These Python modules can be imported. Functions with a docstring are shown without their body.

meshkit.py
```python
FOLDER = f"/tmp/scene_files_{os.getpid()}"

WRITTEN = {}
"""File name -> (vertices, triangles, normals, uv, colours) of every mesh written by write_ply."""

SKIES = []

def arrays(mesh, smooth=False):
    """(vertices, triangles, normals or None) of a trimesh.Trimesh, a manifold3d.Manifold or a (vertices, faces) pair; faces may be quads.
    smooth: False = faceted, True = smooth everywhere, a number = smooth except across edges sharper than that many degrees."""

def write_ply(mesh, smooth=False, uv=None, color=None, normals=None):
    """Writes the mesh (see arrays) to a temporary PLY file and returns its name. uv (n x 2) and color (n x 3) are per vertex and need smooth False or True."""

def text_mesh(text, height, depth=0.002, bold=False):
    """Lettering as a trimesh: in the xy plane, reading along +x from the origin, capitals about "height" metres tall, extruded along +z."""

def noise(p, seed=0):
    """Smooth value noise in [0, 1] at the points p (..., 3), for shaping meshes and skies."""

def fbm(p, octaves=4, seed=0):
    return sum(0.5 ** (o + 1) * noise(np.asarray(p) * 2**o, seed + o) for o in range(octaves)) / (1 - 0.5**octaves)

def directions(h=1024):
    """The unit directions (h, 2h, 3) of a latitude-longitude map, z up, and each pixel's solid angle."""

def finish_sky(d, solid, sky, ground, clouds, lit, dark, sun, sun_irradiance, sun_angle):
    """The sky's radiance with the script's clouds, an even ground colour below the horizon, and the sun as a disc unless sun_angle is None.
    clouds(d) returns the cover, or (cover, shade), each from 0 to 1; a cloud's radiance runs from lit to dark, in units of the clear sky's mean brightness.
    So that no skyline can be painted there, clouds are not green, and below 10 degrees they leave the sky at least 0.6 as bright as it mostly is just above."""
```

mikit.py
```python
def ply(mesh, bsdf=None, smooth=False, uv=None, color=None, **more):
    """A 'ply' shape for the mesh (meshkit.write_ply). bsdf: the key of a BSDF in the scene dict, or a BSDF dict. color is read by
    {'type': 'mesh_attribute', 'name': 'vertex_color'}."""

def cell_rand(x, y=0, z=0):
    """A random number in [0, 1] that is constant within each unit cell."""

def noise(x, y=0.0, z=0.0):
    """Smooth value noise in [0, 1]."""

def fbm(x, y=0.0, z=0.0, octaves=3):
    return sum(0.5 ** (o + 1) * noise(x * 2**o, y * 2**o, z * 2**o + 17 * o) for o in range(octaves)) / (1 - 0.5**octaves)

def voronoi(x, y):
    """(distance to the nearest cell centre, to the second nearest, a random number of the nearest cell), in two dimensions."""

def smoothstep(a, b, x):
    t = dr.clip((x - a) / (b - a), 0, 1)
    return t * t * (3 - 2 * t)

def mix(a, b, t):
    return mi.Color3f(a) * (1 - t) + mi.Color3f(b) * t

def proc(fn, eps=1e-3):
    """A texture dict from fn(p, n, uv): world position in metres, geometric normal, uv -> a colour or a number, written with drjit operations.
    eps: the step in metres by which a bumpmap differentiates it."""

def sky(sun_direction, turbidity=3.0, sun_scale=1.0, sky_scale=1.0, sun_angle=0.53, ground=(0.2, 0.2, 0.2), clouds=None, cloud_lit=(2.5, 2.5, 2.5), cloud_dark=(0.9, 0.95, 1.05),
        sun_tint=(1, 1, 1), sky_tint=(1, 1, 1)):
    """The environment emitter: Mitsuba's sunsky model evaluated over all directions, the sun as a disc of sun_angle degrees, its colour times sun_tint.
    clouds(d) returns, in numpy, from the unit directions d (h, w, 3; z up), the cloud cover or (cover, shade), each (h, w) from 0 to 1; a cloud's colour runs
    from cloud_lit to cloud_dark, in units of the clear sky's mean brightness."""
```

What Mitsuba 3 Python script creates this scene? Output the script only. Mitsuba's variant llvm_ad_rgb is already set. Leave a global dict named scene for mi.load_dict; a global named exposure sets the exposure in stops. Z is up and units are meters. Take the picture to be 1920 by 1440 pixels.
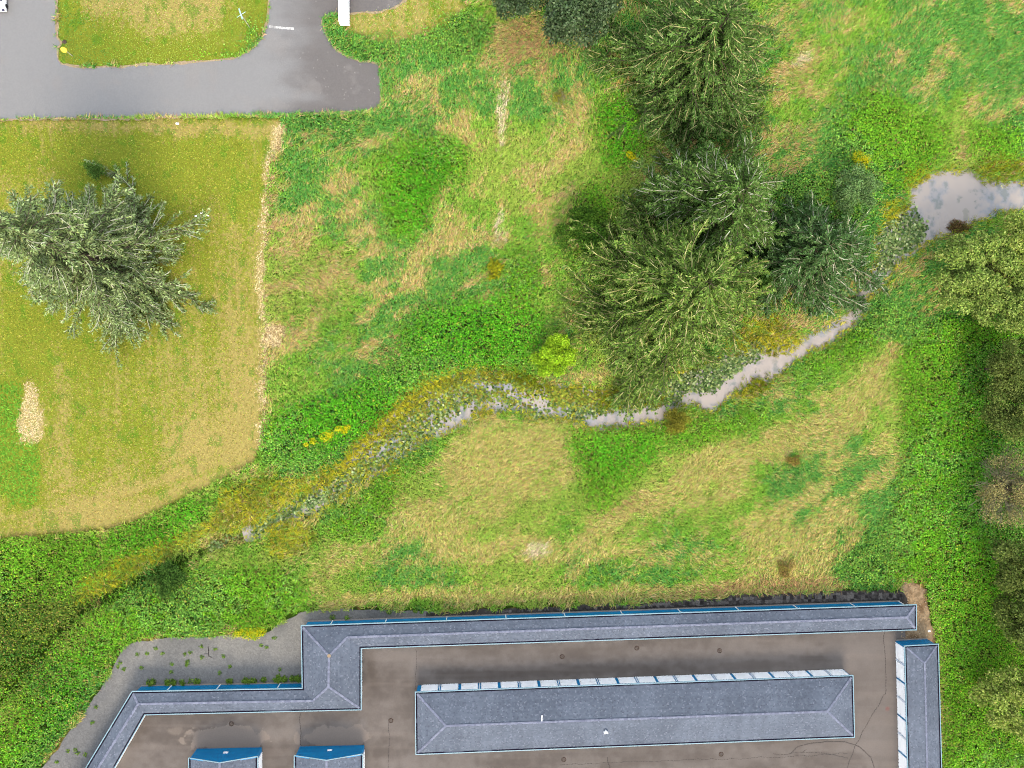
import math
import numpy as np
import trimesh
import shapely
from shapely.geometry import Polygon, LineString, Point
from shapely.ops import unary_union
from scipy.ndimage import gaussian_filter
import drjit as dr
import mitsuba as mi
import mikit
import meshkit

# ---------------------------------------------------------------- camera, sky, exposure
T = mi.ScalarTransform4f
CAM = np.array([-5.4, 2.5, 107.0])          # a drone just above 100 m, tipped three degrees off the plumb line
FOCAL = 1284.0                              # focal length in survey units (1/12 m on the ground)
fwd = -CAM / np.linalg.norm(CAM)
right = np.cross(fwd, [0, 1, 0]); right /= np.linalg.norm(right)
up = np.cross(right, fwd)
scene, labels = {}, {}
scene['camera'] = {'type': 'perspective', 'fov': math.degrees(2 * math.atan(960 / FOCAL)), 'fov_axis': 'x',
                   'near_clip': 1.0, 'far_clip': 5000.0,
                   'to_world': T().look_at(origin=CAM.tolist(), target=[0, 0, 0], up=[0, 1, 0])}
scene['sky_light'] = mikit.sky([0.05, -0.76, 0.65], turbidity=3, sun_scale=0.5, sun_angle=26, clouds=lambda d: 1.0,
                               cloud_lit=(2.32, 2.5, 2.8), sun_tint=(0.96, 1.0, 1.08))
exposure = 3.12


def site(u, v, z=0.0):
    """Survey sheet (1/12 m, origin top left) to metres at height z above the yard."""
    d = fwd + right * (u - 960) / FOCAL + up * (720 - v) / FOCAL
    return CAM + d * (z - CAM[2]) / d[2]


def xy(u, v):
    return site(u, v)[:2]


def poly(*pts):
    return Polygon([xy(a, b) for a, b in pts]).buffer(0)


def smooth_poly(pg, r):
    return pg.buffer(r).buffer(-2 * r).buffer(r)


def lin(r, g, b, k=2.5):
    c = np.array([r, g, b]) / 255.0
    return np.where(c < 0.04045, c / 12.92, ((c + 0.055) / 1.055) ** 2.4) / k


# ---------------------------------------------------------------- scene helpers
def numbered(key):
    if key not in scene and key not in labels:
        return key
    k = 1
    while f'{key}_{k:03d}' in scene or f'{key}_{k:03d}' in labels:
        k += 1
    return f'{key}_{k:03d}'


def add(key, mesh, bsdf, **more):
    key = numbered(key)
    scene[key] = mikit.ply(mesh, bsdf, **more)
    return key


def thing(name, label, category, group=None):
    key = numbered(name)
    labels[key] = {'label': label, 'category': category}
    if group:
        labels[key]['group'] = group
    return key


def tag(key, label, category=None, kind=None, group=None):
    labels[key] = {'label': label}
    if category: labels[key]['category'] = category
    if kind: labels[key]['kind'] = kind
    if group: labels[key]['group'] = group


cat = trimesh.util.concatenate


def extrude(pg, z0, z1):
    ms = []
    for g in getattr(pg, 'geoms', [pg]):
        if g.is_empty or g.geom_type != 'Polygon' or g.area < 1e-4:
            continue
        m = trimesh.creation.extrude_polygon(g, z1 - z0, engine='earcut')
        m.apply_translation([0, 0, z0])
        ms.append(m)
    return cat(ms)


def sheet(pg, z):
    ms = []
    for g in getattr(pg, 'geoms', [pg]):
        if g.is_empty or g.geom_type != 'Polygon' or g.area < 1e-4:
            continue
        v, f = trimesh.creation.triangulate_polygon(g, engine='earcut')
        v = np.c_[v, np.full(len(v), z)]
        n = np.cross(v[f[:, 1]] - v[f[:, 0]], v[f[:, 2]] - v[f[:, 0]])[:, 2]
        f = np.where((n < 0)[:, None], f[:, ::-1], f)
        ms.append(trimesh.Trimesh(v, f, process=False))
    return cat(ms)


def beam(p, q, w, h, roll_up=(0, 0, 1)):
    p, q = np.asarray(p, float), np.asarray(q, float)
    d = q - p; L = np.linalg.norm(d); d /= L
    s = np.cross(d, roll_up); s /= np.linalg.norm(s)
    t = np.cross(s, d)
    m = trimesh.creation.box((L, w, h))
    M = np.eye(4); M[:3, 0], M[:3, 1], M[:3, 2], M[:3, 3] = d, -s, t, (p + q) / 2
    return m.apply_transform(M)


def tube(pts, radii, n=6):
    """A tapered tube along points."""
    pts = np.asarray(pts, float); radii = np.broadcast_to(radii, len(pts))
    d = np.gradient(pts, axis=0); d /= np.linalg.norm(d, axis=1, keepdims=True) + 1e-9
    ref = np.where(np.abs(d[:, 2:]) > 0.9, [[1.0, 0, 0]], [[0, 0, 1.0]])
    a = np.cross(d, ref); a /= np.linalg.norm(a, axis=1, keepdims=True)
    b = np.cross(d, a)
    th = np.arange(n) * 2 * np.pi / n
    v = pts[:, None] + radii[:, None, None] * (np.cos(th)[None, :, None] * a[:, None] + np.sin(th)[None, :, None] * b[:, None])
    v = v.reshape(-1, 3)
    i = np.arange(len(pts) - 1)[:, None] * n; j = np.arange(n)[None]; k = (j + 1) % n
    f = np.stack([i + j, i + k, i + n + k, i + n + j], -1).reshape(-1, 4)
    f = np.vstack([f[:, [0, 1, 2]], f[:, [0, 2, 3]]])
    return trimesh.Trimesh(v, f, process=False)


# ---------------------------------------------------------------- materials
def two(b):
    return {'type': 'twosided', 'b': b}


def rgb(c):
    return {'type': 'rgb', 'value': [float(x) for x in c]}


fb, nz, sm = mikit.fbm, mikit.noise, mikit.smoothstep


def as_colour(c):
    return mi.Color3f(*[float(x) for x in c]) if isinstance(c, np.ndarray) else c


def mix(a, b, t):
    return mikit.mix(as_colour(a), as_colour(b), t)


scene['leaf_matte'] = two({'type': 'diffuse', 'reflectance': {'type': 'mesh_attribute', 'name': 'vertex_color'}})
scene['needle_matte'] = two({'type': 'principled', 'base_color': {'type': 'mesh_attribute', 'name': 'vertex_color'}, 'roughness': 0.55, 'specular': 0.35})




def ground_fn(p, n, uv):
    dry, lawn = uv.x, uv.y
    a = fb(p.x * 1.3, p.y * 1.3, octaves=4)
    g = fb(p.x * 6 + 31, p.y * 6, octaves=2)
    wild = mix(lin(58, 84, 24), lin(168, 138, 84), sm(0.2, 0.9, dry + (a - 0.5) * 0.9))
    wild = wild * (0.6 + 0.7 * g)
    # mown lawn: tan thatch, yellow green and clear green clumps, faint mower lanes
    big = fb(p.x * 0.11 + 5, p.y * 0.11 + 9, octaves=3)
    lane = nz(p.x * 0.9 + 0.04 * p.y, 3.0) - 0.5
    fine = fb(p.x * 3.4, p.y * 2.4 + 50, octaves=3)
    w = sm(0.2, 0.8, dry + (big - 0.5) * 0.7 + lane * 0.3 + (fine - 0.5) * 0.9)
    lw = mix(lin(152, 162, 56, k=2.4), lin(198, 182, 106, k=2.5), w)
    clump = sm(0.60, 0.74, fb(p.x * 0.8 + 70, p.y * 0.6, octaves=3))
    lw = mix(lw, lin(104, 156, 44), clump * 0.6)
    lw = lw * (0.78 + 0.45 * g)
    return mix(wild, lw, lawn)


scene['ground_soil'] = two({'type': 'diffuse', 'reflectance': mikit.proc(ground_fn)})


def road_fn(p, n, uv):
    a = fb(p.x * 0.16, p.y * 0.5 + 3, octaves=4)
    g = fb(p.x * 7, p.y * 7, octaves=2)
    east = sm(-42.0, -25.0, p.x + 5 * (fb(p.x * 0.2, p.y * 0.2) - 0.5))          # newer, browner stub
    c = mix(lin(168, 168, 169), lin(138, 134, 133), sm(0.1, 0.9, east * 0.9 + (a - 0.5) * 0.7))
    edge = sm(0.0, 0.75, uv.x)
    c = c * (0.86 + 0.18 * edge)
    patch = sm(0.55, 0.7, fb(p.x * 0.33 + 11, p.y * 0.33, octaves=4))
    c = mix(c, lin(176, 171, 168), patch * 0.35)
    speck = sm(0.985, 0.995, mikit.cell_rand(p.x * 5, p.y * 5))
    c = mix(c, lin(214, 206, 198), speck * 0.3 * east)
    return c * (0.93 + 0.14 * g)


scene['road_asphalt'] = two({'type': 'diffuse', 'reflectance': mikit.proc(road_fn)})
scene['road_paint'] = two({'type': 'diffuse', 'reflectance': mikit.proc(lambda p, n, uv: mix(lin(190, 190, 190), lin(246, 246, 244), sm(0.25, 0.5, fb(p.x * 4, p.y * 4))))})


def blob(p, u, v, ru, rv, soft=0.5):
    """0..1 stain of an oval outline with a ragged rim, in metres on the yard."""
    c = xy(u, v)
    q = dr.sqrt(dr.square((p.x - float(c[0])) * (12.0 / ru)) + dr.square((p.y - float(c[1])) * (12.0 / rv)))
    q = q + (fb(p.x * 0.8, p.y * 0.8, octaves=4) - 0.5) * 0.9
    return 1 - sm(1 - soft, 1.0, q)


def yard_fn(p, n, uv):
    a = fb(p.x * 0.10, p.y * 0.35 + 8, octaves=4)
    b = fb(p.x * 0.9, p.y * 0.9, octaves=4)
    g = fb(p.x * 8, p.y * 8, octaves=2)
    c = mix(lin(122, 113, 107), lin(149, 140, 134), sm(0.25, 0.75, a * 0.65 + b * 0.35))
    east = sm(45, 60, p.x)
    c = mix(c, lin(144, 136, 131), east * 0.6)
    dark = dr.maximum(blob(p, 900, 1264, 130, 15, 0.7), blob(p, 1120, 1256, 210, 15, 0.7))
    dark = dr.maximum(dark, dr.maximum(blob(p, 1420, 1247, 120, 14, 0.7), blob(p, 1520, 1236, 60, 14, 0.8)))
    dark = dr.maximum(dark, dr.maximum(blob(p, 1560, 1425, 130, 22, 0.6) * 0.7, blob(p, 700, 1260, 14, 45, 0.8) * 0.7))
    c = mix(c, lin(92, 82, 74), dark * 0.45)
    # washed-out fans of dried silt in front of the two small sheds
    pale = dr.maximum(blob(p, 425, 1385, 78, 28, 0.12), blob(p, 628, 1382, 66, 24, 0.12))
    pale = dr.maximum(pale, dr.maximum(blob(p, 558, 1385, 8, 16, 0.3), blob(p, 330, 1370, 16, 10, 0.4) * 0.5))
    c = mix(c, lin(170, 156, 145), pale * 0.85)
    track = sm(0.55, 0.75, fb(p.x * 0.05, p.y * 0.9 + 0.03 * p.x, octaves=3))
    c = mix(c, lin(160, 148, 140), track * 0.25)
    red = blob(p, 1664, 1328, 7, 6, 0.6)
    c = mix(c, lin(160, 100, 96), red * 0.5)
    return c * (0.93 + 0.14 * g)


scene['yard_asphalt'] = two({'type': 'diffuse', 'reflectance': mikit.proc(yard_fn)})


def gravel_fn(p, n, uv):
    a = fb(p.x * 0.25, p.y * 0.25 + 8, octaves=4)
    d, _, r = mikit.voronoi(p.x * 5, p.y * 5)
    c = mix(lin(132, 131, 126), lin(168, 164, 154), sm(0.25, 0.8, a))
    c = mix(c, lin(150, 150, 152), sm(-30.0, -48.0, p.y) * 0.6)
    return c * (0.82 + 0.3 * r + 0.12 * (fb(p.x * 14, p.y * 14, octaves=2) - 0.5))


scene['gravel_mix'] = two({'type': 'diffuse', 'reflectance': mikit.proc(gravel_fn)})


def dirt_fn(p, n, uv):
    a = fb(p.x * 0.9, p.y * 0.9 + 8, octaves=4)
    c = mix(lin(138, 112, 84), lin(190, 164, 130), sm(0.25, 0.75, a))
    d, _, r = mikit.voronoi(p.x * 3.5, p.y * 3.5)
    return c * (0.75 + 0.5 * r)


scene['bare_dirt'] = two({'type': 'diffuse', 'reflectance': mikit.proc(dirt_fn)})
scene['dark_rubble'] = two({'type': 'diffuse', 'reflectance': mikit.proc(lambda p, n, uv: mix(lin(62, 59, 58), lin(112, 106, 100), fb(p.x * 2, p.y * 2, octaves=4)))})
scene['dark_stone'] = two({'type': 'diffuse', 'reflectance': mikit.proc(lambda p, n, uv: mix(lin(66, 62, 62), lin(146, 140, 134), mikit.cell_rand(p.x * 1.7, p.y * 1.7)))})
scene['straw_edge'] = two({'type': 'diffuse', 'reflectance': mikit.proc(lambda p, n, uv: mix(lin(176, 150, 118), lin(226, 204, 172), fb(p.x * 4, p.y * 4, octaves=3)))})


def shingle_fn(p, n, uv):
    along = dr.select(dr.abs(n.x) > dr.abs(n.y), p.y, p.x)
    down = dr.select(dr.abs(n.x) > dr.abs(n.y), p.x, p.y)
    row = dr.floor(down * 4.0)
    r = mikit.cell_rand(along * 2.8 + row * 0.37, row)
    r2 = mikit.cell_rand(along * 5.3, down * 6.1, 4)
    a = fb(p.x * 0.22, p.y * 0.22, octaves=3)
    c = mix(lin(94, 104, 121), lin(127, 138, 156), 0.45 * r + 0.2 * mikit.cell_rand(row, 7) + 0.35 * sm(0.2, 0.8, a))
    run = fb(along * 1.1, down * 0.16 + 30, octaves=3)
    c = c * (0.88 + 0.24 * run)
    c = mix(c, lin(164, 172, 190), sm(0.9, 0.98, r2) * 0.5)
    c = mix(c, lin(76, 79, 94), sm(0.1, 0.03, r2) * 0.5)
    return c


scene['shingle_grey'] = two({'type': 'principled', 'base_color': mikit.proc(shingle_fn), 'roughness': 0.8, 'specular': 0.25})
scene['ridge_grey'] = two({'type': 'diffuse', 'reflectance': mikit.proc(lambda p, n, uv: mix(lin(132, 138, 160), lin(168, 174, 196), mikit.cell_rand(p.x * 3, p.y * 3)))})
scene['blue_metal'] = two({'type': 'principled', 'base_color': mikit.proc(lambda p, n, uv: mix(lin(0, 112, 164, k=1.35), lin(8, 130, 180, k=1.35), fb(p.x * 0.6, p.y * 0.6, p.z * 2))), 'roughness': 0.42, 'specular': 0.4})
scene['pale_blue_trim'] = two({'type': 'principled', 'base_color': mikit.proc(lambda p, n, uv: mix(lin(136, 186, 206, k=2.3), lin(176, 208, 220, k=2.3), fb(p.x * 0.5, p.y * 0.5, octaves=4))), 'roughness': 0.45})
scene['gutter_dark'] = two({'type': 'diffuse', 'reflectance': mikit.proc(lambda p, n, uv: mix(lin(46, 44, 58), lin(104, 110, 128), sm(0.66, 0.76, fb(p.x * 0.22, p.y * 0.6 + 20, octaves=4))))})
scene['white_metal'] = two({'type': 'principled', 'base_color': mikit.proc(lambda p, n, uv: mi.Color3f(0.88, 0.87, 0.85) * (0.9 + 0.1 * nz(p.z * 9, p.x * 0.7, p.y * 0.7))), 'roughness': 0.4})
scene['white_paint'] = two({'type': 'principled', 'base_color': rgb((0.8, 0.8, 0.8)), 'roughness': 0.35})
scene['concrete'] = two({'type': 'diffuse', 'reflectance': mikit.proc(lambda p, n, uv: mix(lin(176, 170, 160), lin(206, 200, 190), fb(p.x, p.y, p.z)))})
scene['soffit_grey'] = two({'type': 'diffuse', 'reflectance': rgb((0.35, 0.36, 0.38))})
scene['iron'] = two({'type': 'diffuse', 'reflectance': mikit.proc(lambda p, n, uv: mix(lin(62, 50, 44), lin(104, 86, 76), fb(p.x * 6, p.y * 6)))})
scene['black_tar'] = two({'type': 'diffuse', 'reflectance': rgb((0.035, 0.032, 0.031))})
scene['tyre_mark'] = two({'type': 'diffuse', 'reflectance': rgb((0.055, 0.048, 0.045))})
scene['grey_steel'] = two({'type': 'principled', 'base_color': rgb((0.32, 0.32, 0.31)), 'roughness': 0.5})
scene['yellow_paint'] = two({'type': 'principled', 'base_color': rgb((0.62, 0.36, 0.01)), 'roughness': 0.45})
scene['sign_blue'] = two({'type': 'principled', 'base_color': rgb((0.32, 0.5, 0.55)), 'roughness': 0.45})
scene['bark_brown'] = two({'type': 'diffuse', 'reflectance': mikit.proc(lambda p, n, uv: mix(lin(84, 70, 62), lin(138, 122, 108), fb(p.x * 3, p.y * 3, p.z * 1.2)))})
scene['bark_pale'] = two({'type': 'diffuse', 'reflectance': mikit.proc(lambda p, n, uv: mix(lin(128, 122, 92), lin(206, 200, 160), fb(p.x * 1.5, p.y * 1.5, p.z * 1.5)))})
scene['car_glass'] = two({'type': 'principled', 'base_color': rgb((0.02, 0.02, 0.05)), 'roughness': 0.12})
scene['rubber'] = two({'type': 'diffuse', 'reflectance': rgb((0.025, 0.025, 0.025))})


def water_fn(p, n, uv):
    a = fb(p.x * 0.22 + 4, p.y * 0.22, octaves=4)
    b = fb(p.x * 0.9, p.y * 0.9 + 40, octaves=4)
    c = mix(lin(178, 168, 160, k=1.75), lin(152, 155, 160, k=1.8), sm(0.45, 0.7, a * 0.5 + b * 0.5))
    return mix(c, lin(112, 124, 84, k=2.3), sm(0.6, 0.75, b) * 0.3)


scene['muddy_water'] = two({'type': 'plastic', 'int_ior': 1.33, 'diffuse_reflectance': mikit.proc(water_fn), 'nonlinear': False})

# ---------------------------------------------------------------- zones of the site (survey coordinates)
ROAD = poly((-260, -160), (103, -160), (104, 10), (104, 70), (114, 79), (106, 88), (106, 112), (115, 122), (135, 127), (230, 127), (330, 121), (430, 113),
            (460, 103), (480, 88), (494, 70), (502, 45), (506, 10), (508, -160), (850, -160), (800, -40), (757, 0), (740, 12), (710, 20), (650, 24), (620, 25),
            (604, 35), (602, 45), (612, 70), (625, 90), (650, 108), (675, 117), (708, 120), (711, 130), (712, 190), (706, 204), (690, 207), (600, 210), (520, 214),
            (470, 214), (300, 219), (0, 222), (-260, 224))
LAWN = poly((-260, 226), (526, 222), (528, 240), (518, 262), (506, 290), (500, 330), (497, 420), (492, 560), (491, 650), (490, 760), (486, 840), (475, 868),
            (440, 885), (400, 907), (350, 930), (300, 955), (250, 978), (200, 992), (100, 1002), (0, 1008), (-260, 1015))
ROUGH = poly((-260, 705), (45, 712), (35, 800), (78, 830), (80, 900), (72, 940), (40, 950), (0, 925), (-260, 915))
ISLAND = poly((104, -160), (104, 125), (140, 128), (330, 122), (440, 113), (494, 70), (506, 10), (508, -160))
VERGE = poly((620, 25), (757, 0), (850, -60), (880, 20), (840, 50), (780, 75), (720, 80), (650, 60))
GRAVEL = poly((0, 1560), (80, 1440), (130, 1375), (190, 1290), (230, 1215), (275, 1200), (310, 1197), (440, 1193), (480, 1192), (530, 1165), (560, 1150),
              (620, 1142), (700, 1142), (830, 1147), (830, 1190), (600, 1200), (590, 1320), (280, 1340), (140, 1560))
RUBBLE = poly((800, 1148), (960, 1141), (1200, 1129), (1400, 1115), (1600, 1107), (1690, 1108), (1705, 1135), (1690, 1160), (800, 1190))
YARD = poly((110, 1560), (262, 1325), (580, 1310), (600, 1195), (1696, 1150), (1698, 1205), (1755, 1208), (1766, 1760), (60, 1760))
DIRT = poly((1685, 1100), (1708, 1085), (1735, 1105), (1745, 1150), (1756, 1200), (1740, 1230), (1690, 1215), (1680, 1170), (1690, 1112))
POND = poly((1708, 358), (1765, 320), (1820, 316), (1850, 338), (1920, 338), (2100, 330), (2100, 402), (1880, 396), (1800, 425), (1735, 458), (1690, 490), (1662, 535),
            (1640, 550), (1628, 575), (1600, 610), (1575, 634), (1545, 652), (1505, 672), (1430, 715), (1380, 738), (1345, 772), (1280, 755), (1240, 795), (1110, 800),
            (1060, 785), (1000, 782), (945, 772), (905, 768), (860, 800), (800, 820), (720, 880), (645, 930), (600, 958), (560, 970), (470, 1006), (466, 992), (560, 944), (610, 900), (640, 870),
            (700, 800), (760, 750), (830, 710), (900, 695), (960, 705), (1060, 725), (1180, 735), (1290, 690), (1380, 660), (1420, 630), (1450, 640), (1500, 640), (1560, 612),
            (1600, 580), (1612, 540), (1640, 510), (1640, 440), (1680, 400), (1705, 390))
DITCH = poly((480, 1010), (370, 1048), (255, 1100), (160, 1152), (70, 1244), (10, 1320), (-120, 1425), (-135, 1395), (-10, 1296), (45, 1215), (135, 1124), (238, 1078), (360, 1028), (470, 984))
PADS = unary_union([poly((640, 915), (690, 850), (760, 760), (830, 712), (900, 697), (960, 707), (1060, 727), (1180, 738), (1290, 692), (1380, 662), (1418, 632), (1450, 642), (1455, 655),
                         (1370, 700), (1345, 730), (1300, 738), (1240, 762), (1140, 772), (1090, 792), (1000, 780), (970, 768), (925, 752), (868, 770), (800, 815), (720, 872)),
                    poly((556, 968), (606, 902), (660, 866), (704, 878), (645, 936), (600, 962)), poly((1642, 505), (1642, 440), (1682, 402), (1712, 385), (1738, 420), (1725, 455), (1690, 480), (1660, 520)),
                    poly((470, 992), (560, 945), (600, 930), (560, 962), (480, 1004)), poly((360, 1040), (400, 1022), (470, 996), (400, 1030))])
OPEN = unary_union([LineString([xy(*q) for q in s]).buffer(w / 24) for s, w in [
    ([(950, 728), (980, 750), (1030, 768), (1060, 776)], 22), ([(850, 790), (880, 768), (905, 758), (940, 752)], 11), ([(705, 862), (750, 828), (800, 800), (845, 782)], 9), ([(560, 964), (590, 955), (600, 945)], 9), ([(622, 925), (632, 915)], 8),
    ([(1108, 792), (1230, 782), (1250, 768)], 22), ([(1290, 748), (1340, 756), (1390, 712), (1440, 690)], 26), ([(900, 725), (960, 730)], 8)]])
SEDGE = [poly((150, 1085), (260, 1025), (370, 990), (375, 1012), (280, 1060), (200, 1110), (130, 1138)),
         poly((380, 985), (400, 950), (425, 905), (500, 885), (550, 900), (600, 880), (650, 850), (690, 800), (735, 740), (800, 703), (870, 684), (960, 690), (1040, 712), (1060, 735),
              (980, 728), (900, 712), (830, 735), (770, 780), (710, 835), (660, 880), (610, 915), (550, 940), (480, 980), (420, 1005), (370, 1012)),
         poly((500, 990), (560, 975), (600, 1000), (560, 1040), (500, 1045)),
         poly((1110, 735), (1270, 738), (1240, 768), (1190, 762), (1130, 778)), poly((1340, 650), (1400, 600), (1450, 585), (1500, 620), (1505, 660), (1430, 668)),
         poly((1700, 312), (1735, 310), (1745, 335), (1712, 360), (1690, 350)), poly((1815, 300), (1880, 292), (2000, 300), (2000, 328), (1925, 332), (1850, 335)),
         poly((1645, 375), (1700, 372), (1700, 405), (1660, 430)), poly((870, 770), (940, 752), (935, 775), (890, 790)), poly((720, 878), (755, 872), (752, 900), (722, 905)),
         poly((1370, 742), (1400, 705), (1440, 690), (1450, 735), (1400, 758))]
BRAMBLE = [poly((-160, 1165), (150, 1125), (240, 1085), (330, 1060), (250, 1110), (150, 1165), (60, 1260), (-20, 1350), (-160, 1440)),
           poly((1700, 600), (1760, 590), (2100, 600), (2100, 1560), (1768, 1560), (1762, 1200), (1745, 1130), (1700, 1075), (1560, 1092), (1580, 1040), (1650, 1000), (1690, 900), (1692, 800), (1672, 700)),
           poly((740, 610), (830, 560), (930, 555), (1010, 580), (1020, 650), (1000, 690), (900, 688), (820, 700), (760, 740), (720, 790), (660, 830), (610, 870), (540, 880), (492, 870),
                (492, 795), (540, 760), (640, 740), (700, 690), (750, 650)),
           poly((715, 300), (790, 255), (860, 270), (895, 300), (870, 335), (820, 360), (800, 410), (780, 450), (730, 470), (700, 430), (730, 380), (690, 330)),
           poly((790, 60), (850, 30), (910, 20), (930, 70), (900, 110), (840, 115), (790, 90)),
           poly((1560, 190), (1640, 170), (1760, 230), (1785, 290), (1710, 330), (1690, 370), (1650, 355), (1600, 310), (1555, 280)),
           poly((1120, 190), (1200, 180), (1215, 280), (1150, 330), (1120, 300)), poly((1080, 360), (1140, 330), (1150, 450), (1070, 480)),
           poly((-160, 1022), (200, 1005), (310, 965), (400, 920), (400, 950), (340, 1000), (250, 1030), (150, 1088), (90, 1130), (-160, 1165)),
           poly((-20, 1560), (100, 1390), (170, 1290), (222, 1205), (300, 1190), (480, 1182), (565, 1148), (590, 1100), (500, 1055), (400, 1080), (290, 1098), (180, 1168), (90, 1270), (0, 1372), (-160, 1470), (-160, 1560)),
           poly((1060, 800), (1240, 800), (1290, 785), (1400, 770), (1450, 750), (1440, 795), (1330, 830), (1250, 840), (1200, 880), (1130, 965), (1090, 930), (1100, 880), (1060, 840)),
           poly((600, 975), (690, 930), (740, 895), (800, 830), (835, 830), (760, 900), (740, 950), (680, 1000), (610, 1012)),
           poly((1470, 705), (1560, 655), (1620, 600), (1660, 560), (1700, 580), (1650, 640), (1590, 685), (1500, 725)),
           poly((1440, 340), (1560, 320), (1640, 380), (1640, 420), (1560, 400), (1450, 420)),
           poly((625, 62), (660, 105), (700, 112), (800, 82), (790, 70), (700, 75)), poly((1800, 240), (1920, 235), (1920, 300), (1830, 305)),
           poly((330, 122), (440, 113), (494, 70), (500, 20), (480, 20), (470, 60), (430, 95), (330, 108)), poly((940, 480), (1000, 470), (1030, 540), (960, 560)),
           poly((520, 228), (640, 222), (760, 215), (840, 212), (840, 225), (700, 240), (540, 240))]

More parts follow.
